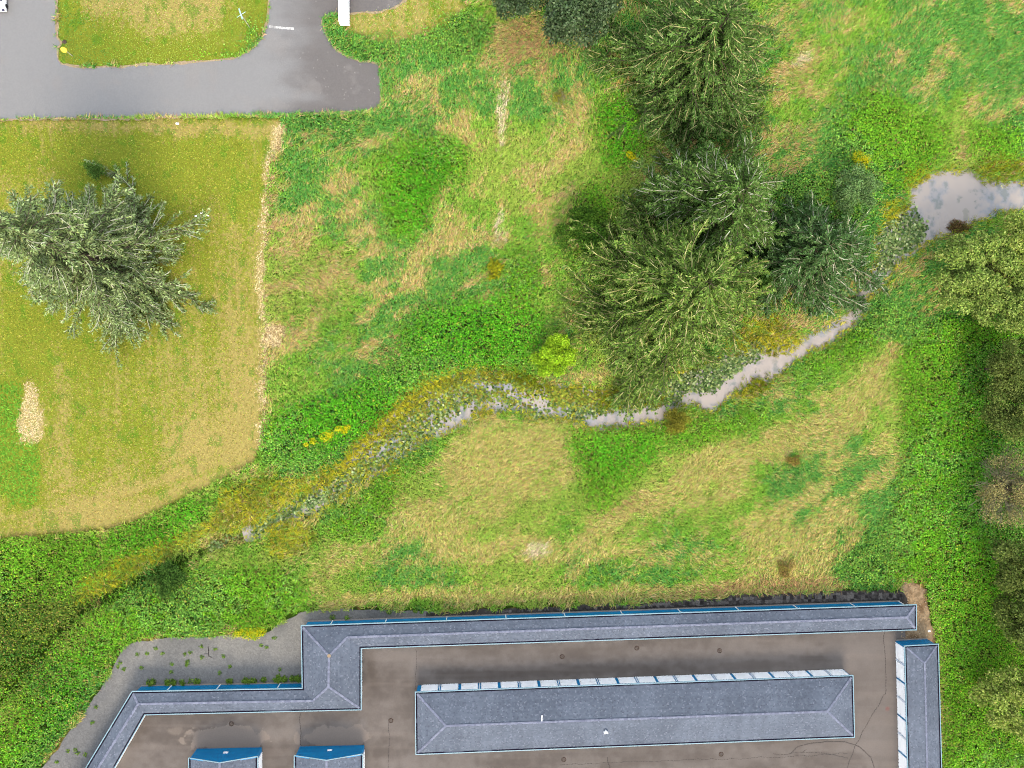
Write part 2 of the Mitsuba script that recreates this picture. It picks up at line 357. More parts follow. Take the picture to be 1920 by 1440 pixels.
# dried, lodged grass: (u, v, half length, half width, bearing, strength)
DRY = [(850, 248, 42, 15, -15, 1), (880, 255, 14, 36, 5, .9), (908, 330, 12, 42, -15, .8), (941, 225, 12, 80, 0, 1.2), (940, 340, 9, 60, 0, .5), (940, 425, 14, 40, 0, 1.1), (925, 450, 32, 12, -10, .9), (700, 436, 48, 13, 0, 1),
       (640, 365, 20, 42, 25, .7), (655, 335, 45, 16, 10, .6), (560, 410, 40, 15, 25, .6), (520, 425, 22, 16, 0, .7), (520, 380, 14, 40, 15, .5), (790, 480, 45, 12, 40, .8), (845, 470, 32, 22, 20, .8),
       (870, 425, 12, 45, 15, .6), (775, 532, 26, 14, 15, 1), (740, 552, 52, 8, 28, 1), (700, 535, 24, 12, 20, .8), (590, 527, 55, 10, 8, .9), (545, 535, 30, 9, 0, .9), (650, 520, 30, 9, -25, .8),
       (675, 595, 26, 10, 20, 1), (590, 615, 48, 12, 25, 1), (600, 550, 24, 14, -20, .6), (560, 640, 40, 20, 15, .8), (690, 660, 28, 20, 10, 1), (745, 655, 28, 30, -20, 1), (665, 715, 18, 14, 0, .9), (610, 672, 12, 10, 0, .9),
       (735, 630, 14, 12, 0, .6), (845, 682, 14, 10, 0, 1), (906, 570, 14, 12, 0, 1), (940, 500, 10, 24, 5, .8), (1020, 500, 14, 40, 5, .9), (1010, 380, 16, 42, 5, .8), (985, 330, 26, 22, 20, .6), (990, 400, 30, 14, 20, .6),
       (1075, 385, 22, 24, 0, .9), (985, 100, 45, 60, -25, .9), (1000, 60, 60, 24, 0, .9), (1060, 95, 50, 14, 5, .7), (950, 90, 18, 40, -10, .9), (1085, 180, 14, 20, 0, .7), (1040, 210, 32, 20, 15, .6), (800, 160, 45, 22, 15, .7),
       (820, 190, 8, 40, 5, .9), (760, 190, 26, 24, 0, .6), (735, 150, 14, 50, 0, .8), (700, 45, 40, 14, 0, 1), (800, 50, 26, 14, 25, 1), (780, 245, 26, 16, 0, .5), (600, 290, 50, 12, -8, .5), (690, 275, 55, 10, 5, .5),
       (835, 400, 26, 40, 20, .6), (560, 350, 26, 8, 10, .6), (530, 470, 22, 14, 30, .8), (560, 470, 30, 9, 20, .5), (725, 470, 40, 12, 5, .5),
       # north-east field
       (1500, 110, 42, 22, 25, 1.2), (1460, 150, 26, 26, 20, .8), (1520, 172, 34, 16, 15, 1), (1465, 190, 26, 14, -30, .9), (1475, 260, 32, 24, 20, .8), (1400, 270, 52, 11, 32, 1), (1480, 310, 34, 18, 10, .8), (1415, 300, 22, 12, 30, .8),
       (1590, 60, 18, 6, 0, .8), (1620, 55, 6, 14, 0, .8), (1745, 118, 8, 24, -10, .9), (1765, 85, 14, 26, 5, .5), (1820, 200, 12, 26, 0, 1), (1860, 225, 26, 7, 25, 1), (1805, 265, 14, 40, 0, 1.1), (1790, 285, 22, 12, 0, .9), (1850, 30, 10, 60, 5, .7),
       (1660, 165, 14, 8, 0, .7), (1700, 130, 40, 10, -35, .4), (1560, 45, 40, 10, 20, .4), (1880, 110, 30, 30, 0, .3), (1640, 170, 20, 8, 0, .6), (1900, 10, 20, 12, 0, .6),
       # south field
       (940, 840, 110, 40, 8, 1.2), (1010, 830, 60, 30, -10, 1), (880, 870, 50, 30, 20, .9), (900, 930, 70, 40, 25, .8), (1000, 900, 60, 30, 20, .7), (780, 960, 40, 26, 15, .9), (760, 990, 40, 18, 0, .6), (850, 985, 40, 30, 30, .7),
       (810, 1000, 10, 30, 0, .8), (900, 1040, 60, 28, 5, .8), (830, 1040, 26, 14, 10, .7), (1080, 1030, 55, 26, 15, 1.2), (1005, 1035, 34, 24, 0, 1.4), (1130, 985, 45, 18, 30, 1.1), (1190, 950, 60, 22, 25, .9), (1150, 895, 20, 12, 0, .7),
       (1180, 1030, 55, 26, 25, .8), (1300, 880, 55, 22, 40, 1), (1330, 850, 50, 18, 30, 1), (1380, 890, 26, 50, -25, 1.1), (1360, 930, 50, 20, 30, 1), (1270, 930, 55, 20, 25, .7), (1440, 840, 40, 20, 20, .8), (1520, 790, 60, 14, 25, 1),
       (1580, 800, 40, 26, 40, 1), (1490, 830, 30, 18, 40, .9), (1560, 870, 22, 40, -30, .9), (1500, 940, 75, 12, 30, 1.2), (1450, 985, 60, 26, 30, 1.1), (1580, 935, 55, 14, 28, 1.1), (1640, 900, 40, 18, 40, .8), (1650, 830, 26, 26, 40, .7),
       (1540, 990, 60, 26, 40, 1.1), (1520, 1040, 45, 45, 45, 1.1), (1440, 1050, 55, 18, 15, .8), (1610, 1000, 18, 45, -25, .7), (1590, 1060, 30, 20, 0, .6), (1400, 960, 40, 16, 30, .9), (1480, 1080, 60, 18, 5, .9), (1240, 1060, 70, 16, 8, .5),
       (1660, 740, 34, 26, 40, .8), (1690, 690, 14, 40, 10, .9), (1640, 700, 30, 14, 60, .7), (1672, 655, 12, 22, 0, .8), (1680, 780, 40, 12, 30, .7), (1690, 875, 14, 24, 0, .8), (690, 1060, 70, 22, 10, .35), (1530, 740, 24, 12, 30, .6),
       (1250, 855, 20, 14, 0, .5), (1480, 700, 20, 10, 30, .3), (660, 985, 24, 12, 0, .4),
       # along the southern border
       (760, 1118, 120, 11, 2, .9), (980, 1120, 120, 11, 3, .9), (1200, 1110, 140, 12, 4, 1.1), (1400, 1103, 110, 12, 4, 1.4), (1530, 1095, 60, 14, 2, 1.4), (640, 1130, 40, 10, 0, .6), (1700, 1090, 20, 18, 0, .9), (870, 1120, 60, 9, 3, .6),
       (560, 1080, 30, 12, 0, .4), (300, 1140, 80, 14, 10, .4), (260, 1205, 30, 12, 30, .6), (150, 1350, 12, 60, -30, .5), (300, 1195, 60, 8, 5, .6), (440, 1178, 16, 10, 0, .7), (1762, 1330, 7, 120, 0, .9)]
LUSH = [(960, 390, 40, 60, 0, .9), (930, 320, 26, 50, 0, .7), (980, 200, 60, 60, 0, .4), (800, 300, 90, 40, 0, .5), (650, 235, 120, 10, 0, 1), (1300, 1000, 90, 40, 20, .6), (1180, 1075, 160, 18, 3, .6), (700, 1085, 120, 20, 0, .6),
        (1420, 920, 26, 60, -30, .5), (1590, 900, 24, 60, -35, .5), (1000, 960, 80, 12, 25, .7), (1040, 985, 45, 14, 25, .6), (620, 620, 60, 30, 10, .5), (850, 615, 60, 20, 10, .5), (620, 700, 70, 30, 0, .7), (560, 720, 60, 40, 0, .5),
        (1640, 960, 24, 70, -15, .8), (1490, 880, 60, 10, 30, .6), (720, 500, 40, 20, 20, .5), (560, 570, 50, 20, 0, .4), (540, 300, 26, 60, 10, .6), (640, 600, 70, 12, 10, .5), (1620, 1060, 60, 26, 10, .7), (960, 1075, 90, 16, 0, .5)]

# ---------------------------------------------------------------- raster fields over the site
X0, X1, Y0, Y1, CELL = -112.0, 112.0, -86.0, 86.0, 0.25
gx = np.arange(X0 + CELL / 2, X1, CELL); gy = np.arange(Y0 + CELL / 2, Y1, CELL)
GX, GY = np.meshgrid(gx, gy)
P0 = np.stack([GX, GY, 0 * GX], -1)
WX = GX + 1.6 * (meshkit.fbm(P0 * 0.45, 3, 5) - 0.5) + 0.8 * (meshkit.fbm(P0 * 1.6, 2, 6) - 0.5)    # ragged coordinates for natural edges
WY = GY + 1.6 * (meshkit.fbm(P0 * 0.45, 3, 7) - 0.5) + 0.8 * (meshkit.fbm(P0 * 1.6, 2, 8) - 0.5)


def mask(pg, soft=0.0, ragged=True):
    shapely.prepare(pg)
    m = shapely.contains_xy(pg, WX if ragged else GX, WY if ragged else GY).astype(float)
    return gaussian_filter(m, soft / CELL) if soft else m


def ovals(rows):
    out = np.zeros_like(GX)
    for u, v, a, b, ang, s in rows:
        c = xy(u, v); t = math.radians(ang)
        dx, dy = WX - c[0], WY - c[1]
        p, q = (dx * math.cos(t) + dy * math.sin(t)) * 12 / a, (-dx * math.sin(t) + dy * math.cos(t)) * 12 / b
        out += s * np.exp(-0.9 * (p * p + q * q) ** 1.3)
    return out


m_road = mask(ROAD, 0, False); m_hard = np.maximum.reduce([m_road, mask(GRAVEL, 0, True), mask(RUBBLE, 0, True), mask(YARD, 0, False)])
m_dirt = mask(DIRT)
m_lawn_hard = mask(LAWN, 0, False) * (1 - m_road); m_rough = mask(ROUGH, 0.4)
m_lawn = gaussian_filter(np.clip(m_lawn_hard + mask(ISLAND) + mask(VERGE), 0, 1), 1.0)
m_lawn_veg = np.clip(m_lawn_hard, 0, 1)
m_water = mask(POND, 0); m_deep = mask(POND.buffer(-0.5), 0)
m_pads = mask(PADS, 0.5); m_open = mask(OPEN, 0.35)
m_gully = mask(LineString([xy(*q) for q in [(480, 998), (370, 1038), (250, 1092), (150, 1144), (60, 1234), (0, 1308), (-70, 1370)]]).buffer(0.75), 0.3)
m_sedge = mask(unary_union(SEDGE), 0.8)
m_bramble = mask(unary_union(BRAMBLE), 1.7)
th = math.radians(30)
ca, sa = np.cos(th), np.sin(th)
AX = (WX * ca + WY * sa); AY = (-WX * sa + WY * ca)
streak = meshkit.fbm(np.stack([AX * 0.14, AY * 0.42, 0 * AX], -1), 4, 21)
patch = meshkit.fbm(np.stack([WX * 0.22, WY * 0.22, 0 * AX], -1), 4, 22)
southness = 1 / (1 + np.exp((GY + 6) / 3.0)) * (GX > -30)
northeast = 1 / (1 + np.exp(-(GX - 47) / 4)) * (GY > 10)
F_dry = 0.30 + 1.3 * (streak - 0.5) + 0.7 * (patch - 0.5) + 0.72 * ovals(DRY) - 0.7 * ovals(LUSH) - 0.9 * m_bramble + 0.06 * southness - 0.22 * northeast
isl = mask(poly((150, -60), (430, -60), (425, 30), (400, 55), (300, 75), (200, 55), (150, 30)), 1.5)
F_dry = np.clip(F_dry + 1.25 * (meshkit.fbm(np.stack([AX * 0.33, AY * 1.0, 0 * AX], -1), 3, 23) - 0.5), 0, 0.95)
F_lawn_dry = 0.37 + 0.5 * ovals([(300, 900, 200, 60, 20, .7), (450, 700, 60, 160, 0, .5), (420, 500, 60, 120, 0, .3), (300, 240, 260, 14, 0, 1.1), (150, 980, 200, 14, 10, .8), (470, 790, 30, 80, 0, .5), (110, 760, 60, 120, 0, .2), (360, 820, 60, 40, 0, .5)]) \
    + 0.3 * ovals([(100, 962, 150, 7, 7, 1), (210, 930, 60, 8, 15, 1), (30, 935, 40, 6, -25, 1), (300, 900, 90, 6, 18, .8)]) - 0.36 * ovals([(60, 620, 90, 110, 0, .9), (280, 350, 160, 70, 0, .9), (460, 340, 40, 110, 0, .8), (30, 280, 90, 40, 0, .7), (450, 290, 60, 40, 0, .6), (200, 700, 60, 60, 0, .3), (290, 870, 40, 50, 0, .2)]) + 0.5 * isl \
    - 0.5 * mask(ISLAND, 0.5) * (1 - isl) - 0.75 * m_rough + 0.25 * mask(VERGE, 1.0)
STRAW = unary_union([LineString([xy(*q) for q in [(526, 236), (518, 262), (507, 292), (500, 340), (497, 420), (493, 480), (492, 560), (491, 600)]]).buffer(0.45),
                     LineString([xy(*q) for q in [(528, 240), (515, 280)]]).buffer(0.9), LineString([xy(*q) for q in [(492, 480), (491, 600)]]).buffer(0.5),
                     LineString([xy(*q) for q in [(494, 650), (493, 720), (490, 800), (487, 830)]]).buffer(0.45), poly((489, 604), (541, 612), (534, 648), (492, 658)),
                     poly((50, 712), (64, 716), (74, 770), (79, 824), (40, 826), (32, 790), (45, 745)), poly((488, 600), (489, 604), (491, 603))])
m_straw = mask(STRAW, 0.28)
lanes = meshkit.fbm(np.stack([GX * 2.6 + 0.16 * GY, GY * 0.05, 0 * GX], -1), 2, 33) - 0.5
sweep = meshkit.fbm(np.stack([(GX * -0.34 + GY * 0.94) * 1.3, (GX * 0.94 + GY * 0.34) * 0.06, 0 * GX + 5], -1), 2, 34) - 0.5
south_lawn = ovals([(250, 935, 260, 75, 17, 1.0)])
F_lawn_dry = F_lawn_dry + 0.5 * lanes * (1 - np.clip(south_lawn, 0, 1)) + 0.7 * sweep * np.clip(south_lawn, 0, 1)
# the mown lawn ends in a lip; the creek lies in a shallow channel
depth = gaussian_filter(np.maximum(m_water, 0.9 * mask(DITCH)), 3.2)
flat = gaussian_filter(np.clip(m_hard + m_dirt, 0, 1), 4) > 0.02
relief = 0.35 * (meshkit.fbm(P0 * 0.09, 3, 31) - 0.5) + 0.16 * (meshkit.fbm(P0 * 0.6, 2, 32) - 0.5) * (1 - gaussian_filter(m_lawn_hard, 2))
away = gaussian_filter((~flat).astype(float), 8)
F_z = relief * away * away - 1.05 * np.clip(depth * 1.25, 0, 1) - 0.03


def look(F, x, y):
    i = np.clip(((np.asarray(y) - Y0) / CELL).astype(int), 0, len(gy) - 1); j = np.clip(((np.asarray(x) - X0) / CELL).astype(int), 0, len(gx) - 1)
    return F[i, j]


def bil(F, x, y):
    fx = np.clip((np.asarray(x) - X0) / CELL - 0.5, 0, len(gx) - 1.001); fy = np.clip((np.asarray(y) - Y0) / CELL - 0.5, 0, len(gy) - 1.001)
    i, j = fy.astype(int), fx.astype(int); a, b = fx - j, fy - i
    return (F[i, j] * (1 - a) + F[i, j + 1] * a) * (1 - b) + (F[i + 1, j] * (1 - a) + F[i + 1, j + 1] * a) * b


# ---------------------------------------------------------------- the setting
inner_x = np.arange(X0, X1 + 0.01, 0.7); inner_y = np.arange(Y0, Y1 + 0.01, 0.7)
far = np.array([8, 25, 60, 130, 260, 500, 1000, 2000.0])
gxs = np.r_[X0 - far[::-1], inner_x, X1 + far]; gys = np.r_[Y0 - far[::-1], inner_y, Y1 + far]
MX, MY = np.meshgrid(gxs, gys)
MZ = bil(F_z, MX, MY)
nx_, ny_ = len(gxs), len(gys)
ids = (np.arange(ny_ - 1)[:, None] * nx_ + np.arange(nx_ - 1)[None]).ravel()
gf = np.stack([ids, ids + 1, ids + nx_ + 1, ids + nx_], -1)
g_dry = np.where(bil(m_lawn, MX, MY) > 0.5, bil(np.maximum(F_lawn_dry, 1.6 * m_straw), MX, MY), bil(np.maximum(F_dry, 1.6 * m_straw), MX, MY))
gf = np.vstack([gf[:, [0, 1, 2]], gf[:, [0, 2, 3]]])
add('ground', trimesh.Trimesh(np.c_[MX.ravel(), MY.ravel(), MZ.ravel()], gf, process=False), 'ground_soil', smooth=True, uv=np.c_[g_dry.ravel(), bil(np.clip(m_lawn, 0, 1), MX, MY).ravel()])
tag('ground', 'open ground of mown lawn and rough meadow', kind='structure')


def ragged_poly(pg, amp, freq, seed, step=0.6):
    out = []
    for g in getattr(pg, 'geoms', [pg]):
        e = g.segmentize(step).exterior
        c = np.array(e.coords)[:-1]
        n1 = meshkit.fbm(np.c_[c * freq, 0 * c[:, 0]], 3, seed) - 0.5; n2 = meshkit.fbm(np.c_[c * freq, 0 * c[:, 0] + 9], 3, seed) - 0.5
        out.append(Polygon(c + amp * np.c_[n1, n2]).buffer(0))
    return unary_union(out)


ROADS = ragged_poly(smooth_poly(ROAD, 0.5), 0.5, 0.9, 41, 0.4)
rm = extrude(ROADS, -0.4, 0.035)
shoulder = ragged_poly(smooth_poly(ROAD, 0.5).buffer(0.35), 0.7, 1.1, 42, 0.4)
add('road_shoulder', extrude(unary_union([shoulder, LineString([xy(640, 208), xy(700, 204), xy(712, 185)]).buffer(0.5)]), -0.5, 0.018), 'straw_edge')
tag('road_shoulder', 'thin pale strip of grit along the road edge', kind='structure')
add('road', rm, 'road_asphalt', uv=np.full((len(rm.vertices), 2), 0.9))
tag('road', 'worn grey asphalt road with a curved junction', kind='structure')
a, b = site(504, 50), site(551, 54.5)
ab = (b - a)[:2]; n_ = np.array([-ab[1], ab[0]]) / np.linalg.norm(ab)
stop = unary_union([Polygon([a[:2] + n_ * 0.19, a[:2] - n_ * 0.19, a[:2] + ab * .16 - n_ * 0.17, a[:2] + ab * .16 + n_ * 0.17]), Polygon([a[:2] + ab * .18 + n_ * 0.15, a[:2] + ab * .18 - n_ * 0.15, b[:2] - n_ * 0.19, b[:2] + n_ * 0.19])])
add('stop_line', sheet(ragged_poly(stop, 0.12, 2.5, 44, 0.3), 0.041), 'road_paint')
tag('stop_line', 'worn white stop line across half the road', kind='structure')
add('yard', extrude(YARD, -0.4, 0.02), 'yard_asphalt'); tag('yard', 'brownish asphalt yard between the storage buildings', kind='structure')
add('gravel_lot', sheet(ragged_poly(GRAVEL, 1.0, 0.5, 45), 0.012), 'gravel_mix'); tag('gravel_lot', 'grey gravel strip behind the storage buildings', kind='structure')
add('rubble_strip', sheet(ragged_poly(RUBBLE, 0.8, 0.6, 46), 0.016), 'dark_rubble'); tag('rubble_strip', 'dark strip of rubble behind the long north wall', kind='structure')
add('bare_earth', sheet(ragged_poly(DIRT, 1.4, 0.5, 47), 0.008), 'bare_dirt'); tag('bare_earth', 'bare brown earth at the corner of the yard', kind='structure')
add('creek_water', sheet(smooth_poly(POND.buffer(1.2), 0.5), -0.42), 'muddy_water'); tag('creek_water', 'still muddy creek and pond water', kind='structure')
# asphalt cracks and tyre arcs
cr = []


def line_px(pts, w, wob, seed):
    c = LineString([xy(*q) for q in pts]).segmentize(0.5)
    c = np.array(c.coords); c = c + wob * (np.c_[meshkit.noise(np.c_[c * 0.9, 0 * c[:, 0]], seed), meshkit.noise(np.c_[c * 0.9, 0 * c[:, 0]], seed + 1)] - 0.5)
    return LineString(c).buffer(w / 2, cap_style='flat')


cracks = unary_union([line_px(p, w, 0.35, 50 + i) for i, (p, w) in enumerate([
    ([(1658, 1184), (1656, 1196), (1659, 1215), (1660, 1300), (1646, 1322), (1605, 1395), (1585, 1445)], .08), ([(563, 1338), (564, 1400)], .08), ([(730, 1352), (729, 1440)], .06), ([(1140, 1418), (1141, 1440)], .1),
    ([(779, 1216), (780, 1290)], .05), ([(1050, 1434), (1200, 1428), (1440, 1420), (1590, 1412)], .05), ([(1450, 1414), (1540, 1411), (1590, 1420)], .06)])])
arcs = unary_union([line_px(p, w, 0.2, 80 + i) for i, (p, w) in enumerate([
    ([(1480, 1414), (1492, 1402), (1515, 1394), (1550, 1390), (1585, 1391), (1612, 1400), (1632, 1420), (1640, 1445)], .14), ([(1502, 1412), (1512, 1406)], .12)])])
add('asphalt_crack', sheet(cracks, 0.026), 'black_tar'); tag('asphalt_crack', 'thin dark cracks across the yard asphalt', kind='structure')
add('tyre_arc', sheet(arcs, 0.026), 'tyre_mark'); tag('tyre_arc', 'curved dark tyre marks near the long shed', kind='structure')

# ---------------------------------------------------------------- storage buildings
EAVE = 2.6


def inset(pg, d):
    return pg.buffer(-d, join_style='mitre', mitre_limit=5)


def flat_poly(pts):
    """A planar-ish polygon of 3-D points as triangles facing up."""
    pts = np.asarray(pts, float)
    v, f = trimesh.creation.triangulate_polygon(Polygon(pts[:, :2]), engine='earcut')
    d = np.linalg.norm(v[:, None] - pts[None, :, :2], axis=2).argmin(1)
    v3 = pts[d]
    n = np.cross(v3[f[:, 1]] - v3[f[:, 0]], v3[f[:, 2]] - v3[f[:, 0]])[:, 2]
    f = np.where((n < 0)[:, None], f[:, ::-1], f)
    return trimesh.Trimesh(v3, f, process=False)


def cap_strip(p, q, w=0.34):
    p, q = np.asarray(p, float), np.asarray(q, float)
    d = q - p; s = np.cross(d, [0, 0, 1]); s /= np.linalg.norm(s)
    k = [0, 0, 0.045]; e = s * w / 2 - np.array([0, 0, 0.02])
    e2 = -s * w / 2 - np.array([0, 0, 0.02])
    v = np.array([p + k, q + k, p + e + k, q + e + k, p + e2 + k, q + e2 + k])
    return trimesh.Trimesh(v, [[0, 2, 3], [0, 3, 1], [1, 5, 4], [1, 4, 0]], process=False)


def wall_box(a, b, z0, z1, thick, ribs=True, outward=None):
    """A ribbed metal wall from a to b (2-D), its outer face on the line."""
    a, b = np.asarray(a, float), np.asarray(b, float)
    d = b - a; L = np.linalg.norm(d); d /= L
    o = np.array([d[1], -d[0]]) if outward is None else outward
    m = [beam([*(a - o * thick / 2), (z0 + z1) / 2], [*(b - o * thick / 2), (z0 + z1) / 2], thick, z1 - z0)]
    if ribs:
        for s in np.arange(0.2, L - 0.1, 0.4):
            p = a + d * s + o * 0.018
            m.append(beam([*p, z0 + 0.02], [*p, z1 - 0.004], 0.07, 0.036, roll_up=(*o, 0)))
    return cat(m)


class Shed:
    def __init__(self, label):
        self.key = thing('storage_building', label, 'building')

    def part(self, name, mesh, mat, parent=None, **more):
        return add(f'{parent or self.key}__{name}', mesh, mat, **more)

    def eaves(self, outline):
        self.part('gutter_lip', extrude(outline.difference(inset(outline, 0.12)), EAVE - 0.16, EAVE + 0.03), 'pale_blue_trim')
        self.part('gutter', extrude(inset(outline, 0.123).difference(inset(outline, 0.36)), EAVE - 0.14, EAVE - 0.03), 'gutter_dark')
        self.part('soffit', extrude(inset(outline, 0.363), EAVE - 0.13, EAVE - 0.01), 'soffit_grey')

    def doors(self, a, b, n, first=0.25, pitch=3.02, wide=2.5, high=2.2, drains=True, skip=()):
        """Roll-up doors along the wall a -> b whose outside lies to the right."""
        a, b = np.asarray(a, float), np.asarray(b, float)
        d = (b - a) / np.linalg.norm(b - a); o = np.array([d[1], -d[0]])
        for k in range(n):
            s = first + pitch * k
            m = []
            for q in range(6):                       # the curtain's slats, each a hair proud of its groove
                z = 0.05 + q * high / 6
                p0 = a + d * s + o * (0.055 if q % 2 else 0.05); p1 = p0 + d * wide
                m.append(beam([*p0, z + high / 12], [*p1, z + high / 12], 0.05, high / 6 - 0.012))
            dk = self.part('door', cat(m), 'white_metal')
            p0 = a + d * (s - 0.045) + o * 0.05; p1 = a + d * (s + wide + 0.045) + o * 0.05
            self.part('frame', cat([beam([*p0, 0.03], [*p0, high + 0.06], 0.06, 0.07, roll_up=(*o, 0)), beam([*p1, 0.03], [*p1, high + 0.06], 0.06, 0.07, roll_up=(*o, 0))]), 'white_paint', parent=dk)
            l = a + d * (s + wide - 0.2) + o * 0.1
            self.part('latch', beam([*l, 0.95], [*(l + d * 0.16), 0.95], 0.05, 0.09), 'grey_steel', parent=dk)
            if drains and k % 2 == 0 and k < n - 1:
                p = a + d * (s + wide + (pitch - wide) / 2) + o * 0.07
                self.part('downspout', beam([*p, 0.05], [*p, EAVE - 0.16], 0.1, 0.08, roll_up=(*o, 0)), 'white_paint')


def zed(u, v, rise=0.0):
    return site(u, v, EAVE + 0.01 + rise)


# --- the zigzag building round the north and west of the yard
S = Shed('zigzag storage building with long grey hip roof and blue rear wall edging the meadow')
ZP = dict(A=(1719, 1133), B=(1719, 1181.5), C=(678, 1216.5), D=(678, 1331.5), E=(272, 1341), F=(150, 1555), G=(91, 1554), H=(247, 1296), I=(566, 1290), J=(564, 1172.5))
ZO = Polygon([site(*ZP[k], EAVE)[:2] for k in 'ABCDEFGHIJ'])
S.eaves(ZO)
ins = {}
ring = np.array(ZO.exterior.coords)[:-1]
zin = np.array(inset(ZO, 0.34).exterior.coords)[:-1]
for k, c in zip('ABCDEFGHIJ', ring):
    q = zin[np.linalg.norm(zin - c, axis=1).argmin()]
    ins[k] = np.array([*q, EAVE + 0.01])
BIG, SML, WNG = 1.2, 0.52, 0.46
p1, p2, n0, n1, w1, w0, g1 = zed(617, 1229.5, BIG), zed(616, 1287.5, BIG), zed(1700.5, 1157.5, SML), zed(651, 1195, SML), zed(587, 1314, WNG), zed(259, 1320, WNG), zed(118, 1545, WNG)
for pts in ([ins['J'], p1, n1, n0, ins['A']], [ins['A'], n0, ins['B']], [ins['B'], n0, n1, ins['C']], [ins['C'], n1, p1, p2, ins['D']], [ins['J'], p1, p2, w1, ins['I']],
            [ins['D'], p2, w1, w0, ins['E']], [ins['I'], w1, w0, ins['H']], [ins['H'], w0, g1, ins['G']], [ins['E'], w0, g1, ins['F']]):
    S.part('roof_slope', flat_poly(pts), 'shingle_grey')
for p, q in ((ins['J'], p1), (p1, n1), (n1, n0), (n0, ins['A']), (n0, ins['B']), (p1, p2), (p2, ins['D']), (p2, w1), (w1, w0), (w0, ins['H']), (w0, g1)):
    S.part('ridge_cap', cap_strip(p, q), 'ridge_grey')
c = site(617, 1229.5, EAVE + BIG)
S.part('roof_patch', trimesh.creation.cylinder(0.28, 0.12, sections=10, transform=trimesh.transformations.translation_matrix(c + [0, 0, 0.02])), 'straw_edge')
wl = np.array(inset(ZO, 0.42).exterior.coords)[:-1]
W = {k: wl[np.linalg.norm(wl - r, axis=1).argmin()] for k, r in zip('ABCDEFGHIJ', ring)}
W['A'] = W['A'] + [-0.8, 0.03]; W['B'] = W['B'] + [-0.8, 0.03]
for a, b in ('JA', 'AB', 'BC', 'CD', 'DE', 'EF', 'GH', 'HI', 'IJ', 'FG'):
    d = (W[b] - W[a]) / np.linalg.norm(W[b] - W[a])
    S.part('wall', wall_box(W[a], W[b], 0.02, EAVE - 0.14, 0.15, outward=np.array([-d[1], d[0]])), 'blue_metal')


def footing(S, a, b):
    d = (b - a) / np.linalg.norm(b - a); o = np.array([-d[1], d[0]])
    S.part('footing', beam([*(a + o * 0.1), 0.1], [*(b + o * 0.1), 0.1], 0.16, 0.2), 'concrete')


footing(S, W['J'], W['A']); footing(S, W['H'], W['I'])


def spouts(S, a, b, us):
    """Downspouts on the wall a -> b (outside to the left) at these survey easts."""
    d = (b - a) / np.linalg.norm(b - a); o = np.array([-d[1], d[0]])
    for u in us:
        x = site(u, 1140 if u > 560 else 1284)[0]
        p = a + d * (x - a[0]) / d[0] + o * 0.07
        S.part('downspout', cat([beam([*p, 0.05], [*p, 1.9], 0.11, 0.09, roll_up=(*o, 0)), beam([*p, 1.9], [*(p + o * 0.3), EAVE - 0.15], 0.11, 0.09, roll_up=(*d, 0))]), 'white_paint')


spouts(S, W['J'], W['A'], (624, 725, 838, 948, 1057, 1163, 1270, 1378, 1486, 1592, 1683))
spouts(S, W['H'], W['I'], (323, 414, 526))
S.doors(W['D'], W['C'], 3, first=0.3, pitch=3.0)
S.doors(W['F'], W['E'], 6, first=0.6, pitch=3.02)

# --- the long double-sided building in the yard
S = Shed('long hip-roofed storage building standing free in the middle of the yard')
LO = Polygon([site(*q, EAVE)[:2] for q in ((778, 1297), (1600, 1266), (1603, 1383), (779, 1415.5))])
S.eaves(LO)
r4 = np.array(LO.exterior.coords)[:-1]
i4 = np.array(inset(LO, 0.34).exterior.coords)[:-1]
NW, NE, SE, SW = [np.array([*i4[np.linalg.norm(i4 - c, axis=1).argmin()], EAVE + 0.01]) for c in r4]
ra, rb = zed(836, 1361, 1.3), zed(1551.5, 1334, 1.3)
for pts in ([NW, NE, rb, ra], [NE, SE, rb], [SE, SW, ra, rb], [SW, NW, ra]):
    S.part('roof_slope', flat_poly(pts), 'shingle_grey')
for p, q in ((NW, ra), (SW, ra), (ra, rb), (rb, NE), (rb, SE)):
    S.part('ridge_cap', cap_strip(p, q), 'ridge_grey')
w4 = np.array(inset(LO, 0.22).exterior.coords)[:-1]
wNW, wNE, wSE, wSW = [w4[np.linalg.norm(w4 - c, axis=1).argmin()] for c in r4]
for a, b in ((wNE, wNW), (wNW, wSW), (wSW, wSE), (wSE, wNE)):
    S.part('wall', wall_box(a, b, 0.02, EAVE - 0.14, 0.15, ribs=False), 'blue_metal')
d_ = (wNE - wNW) / np.linalg.norm(wNE - wNW)
S.doors(wNE, wNW, 22, first=0.28, pitch=(np.linalg.norm(wNE - wNW) - 0.35) / 22)
v = site(1136, 1372, EAVE + 0.95)
S.part('roof_vent', cat([trimesh.creation.cylinder(0.13, 0.45, sections=10, transform=trimesh.transformations.translation_matrix(v + o)) for o in ([0, 0.12, 0], [-0.2, -0.12, 0], [0.2, -0.12, 0])]), 'white_paint')
S.part('wall_lamp', cat([trimesh.creation.icosphere(1, 0.14).apply_translation([*(wNW + d_ * L_ + np.array([-d_[1], d_[0]]) * 0.16), 2.15]) for L_ in (12.1, 38.0)]), 'white_paint')
a, b = site(1016, 1341, EAVE + 1.12), site(1015.5, 1354, EAVE + 1.28)
S.part('flashing_strip', beam(a + [0, 0, .05], b + [0, 0, .05], 0.16, 0.03), 'white_paint')

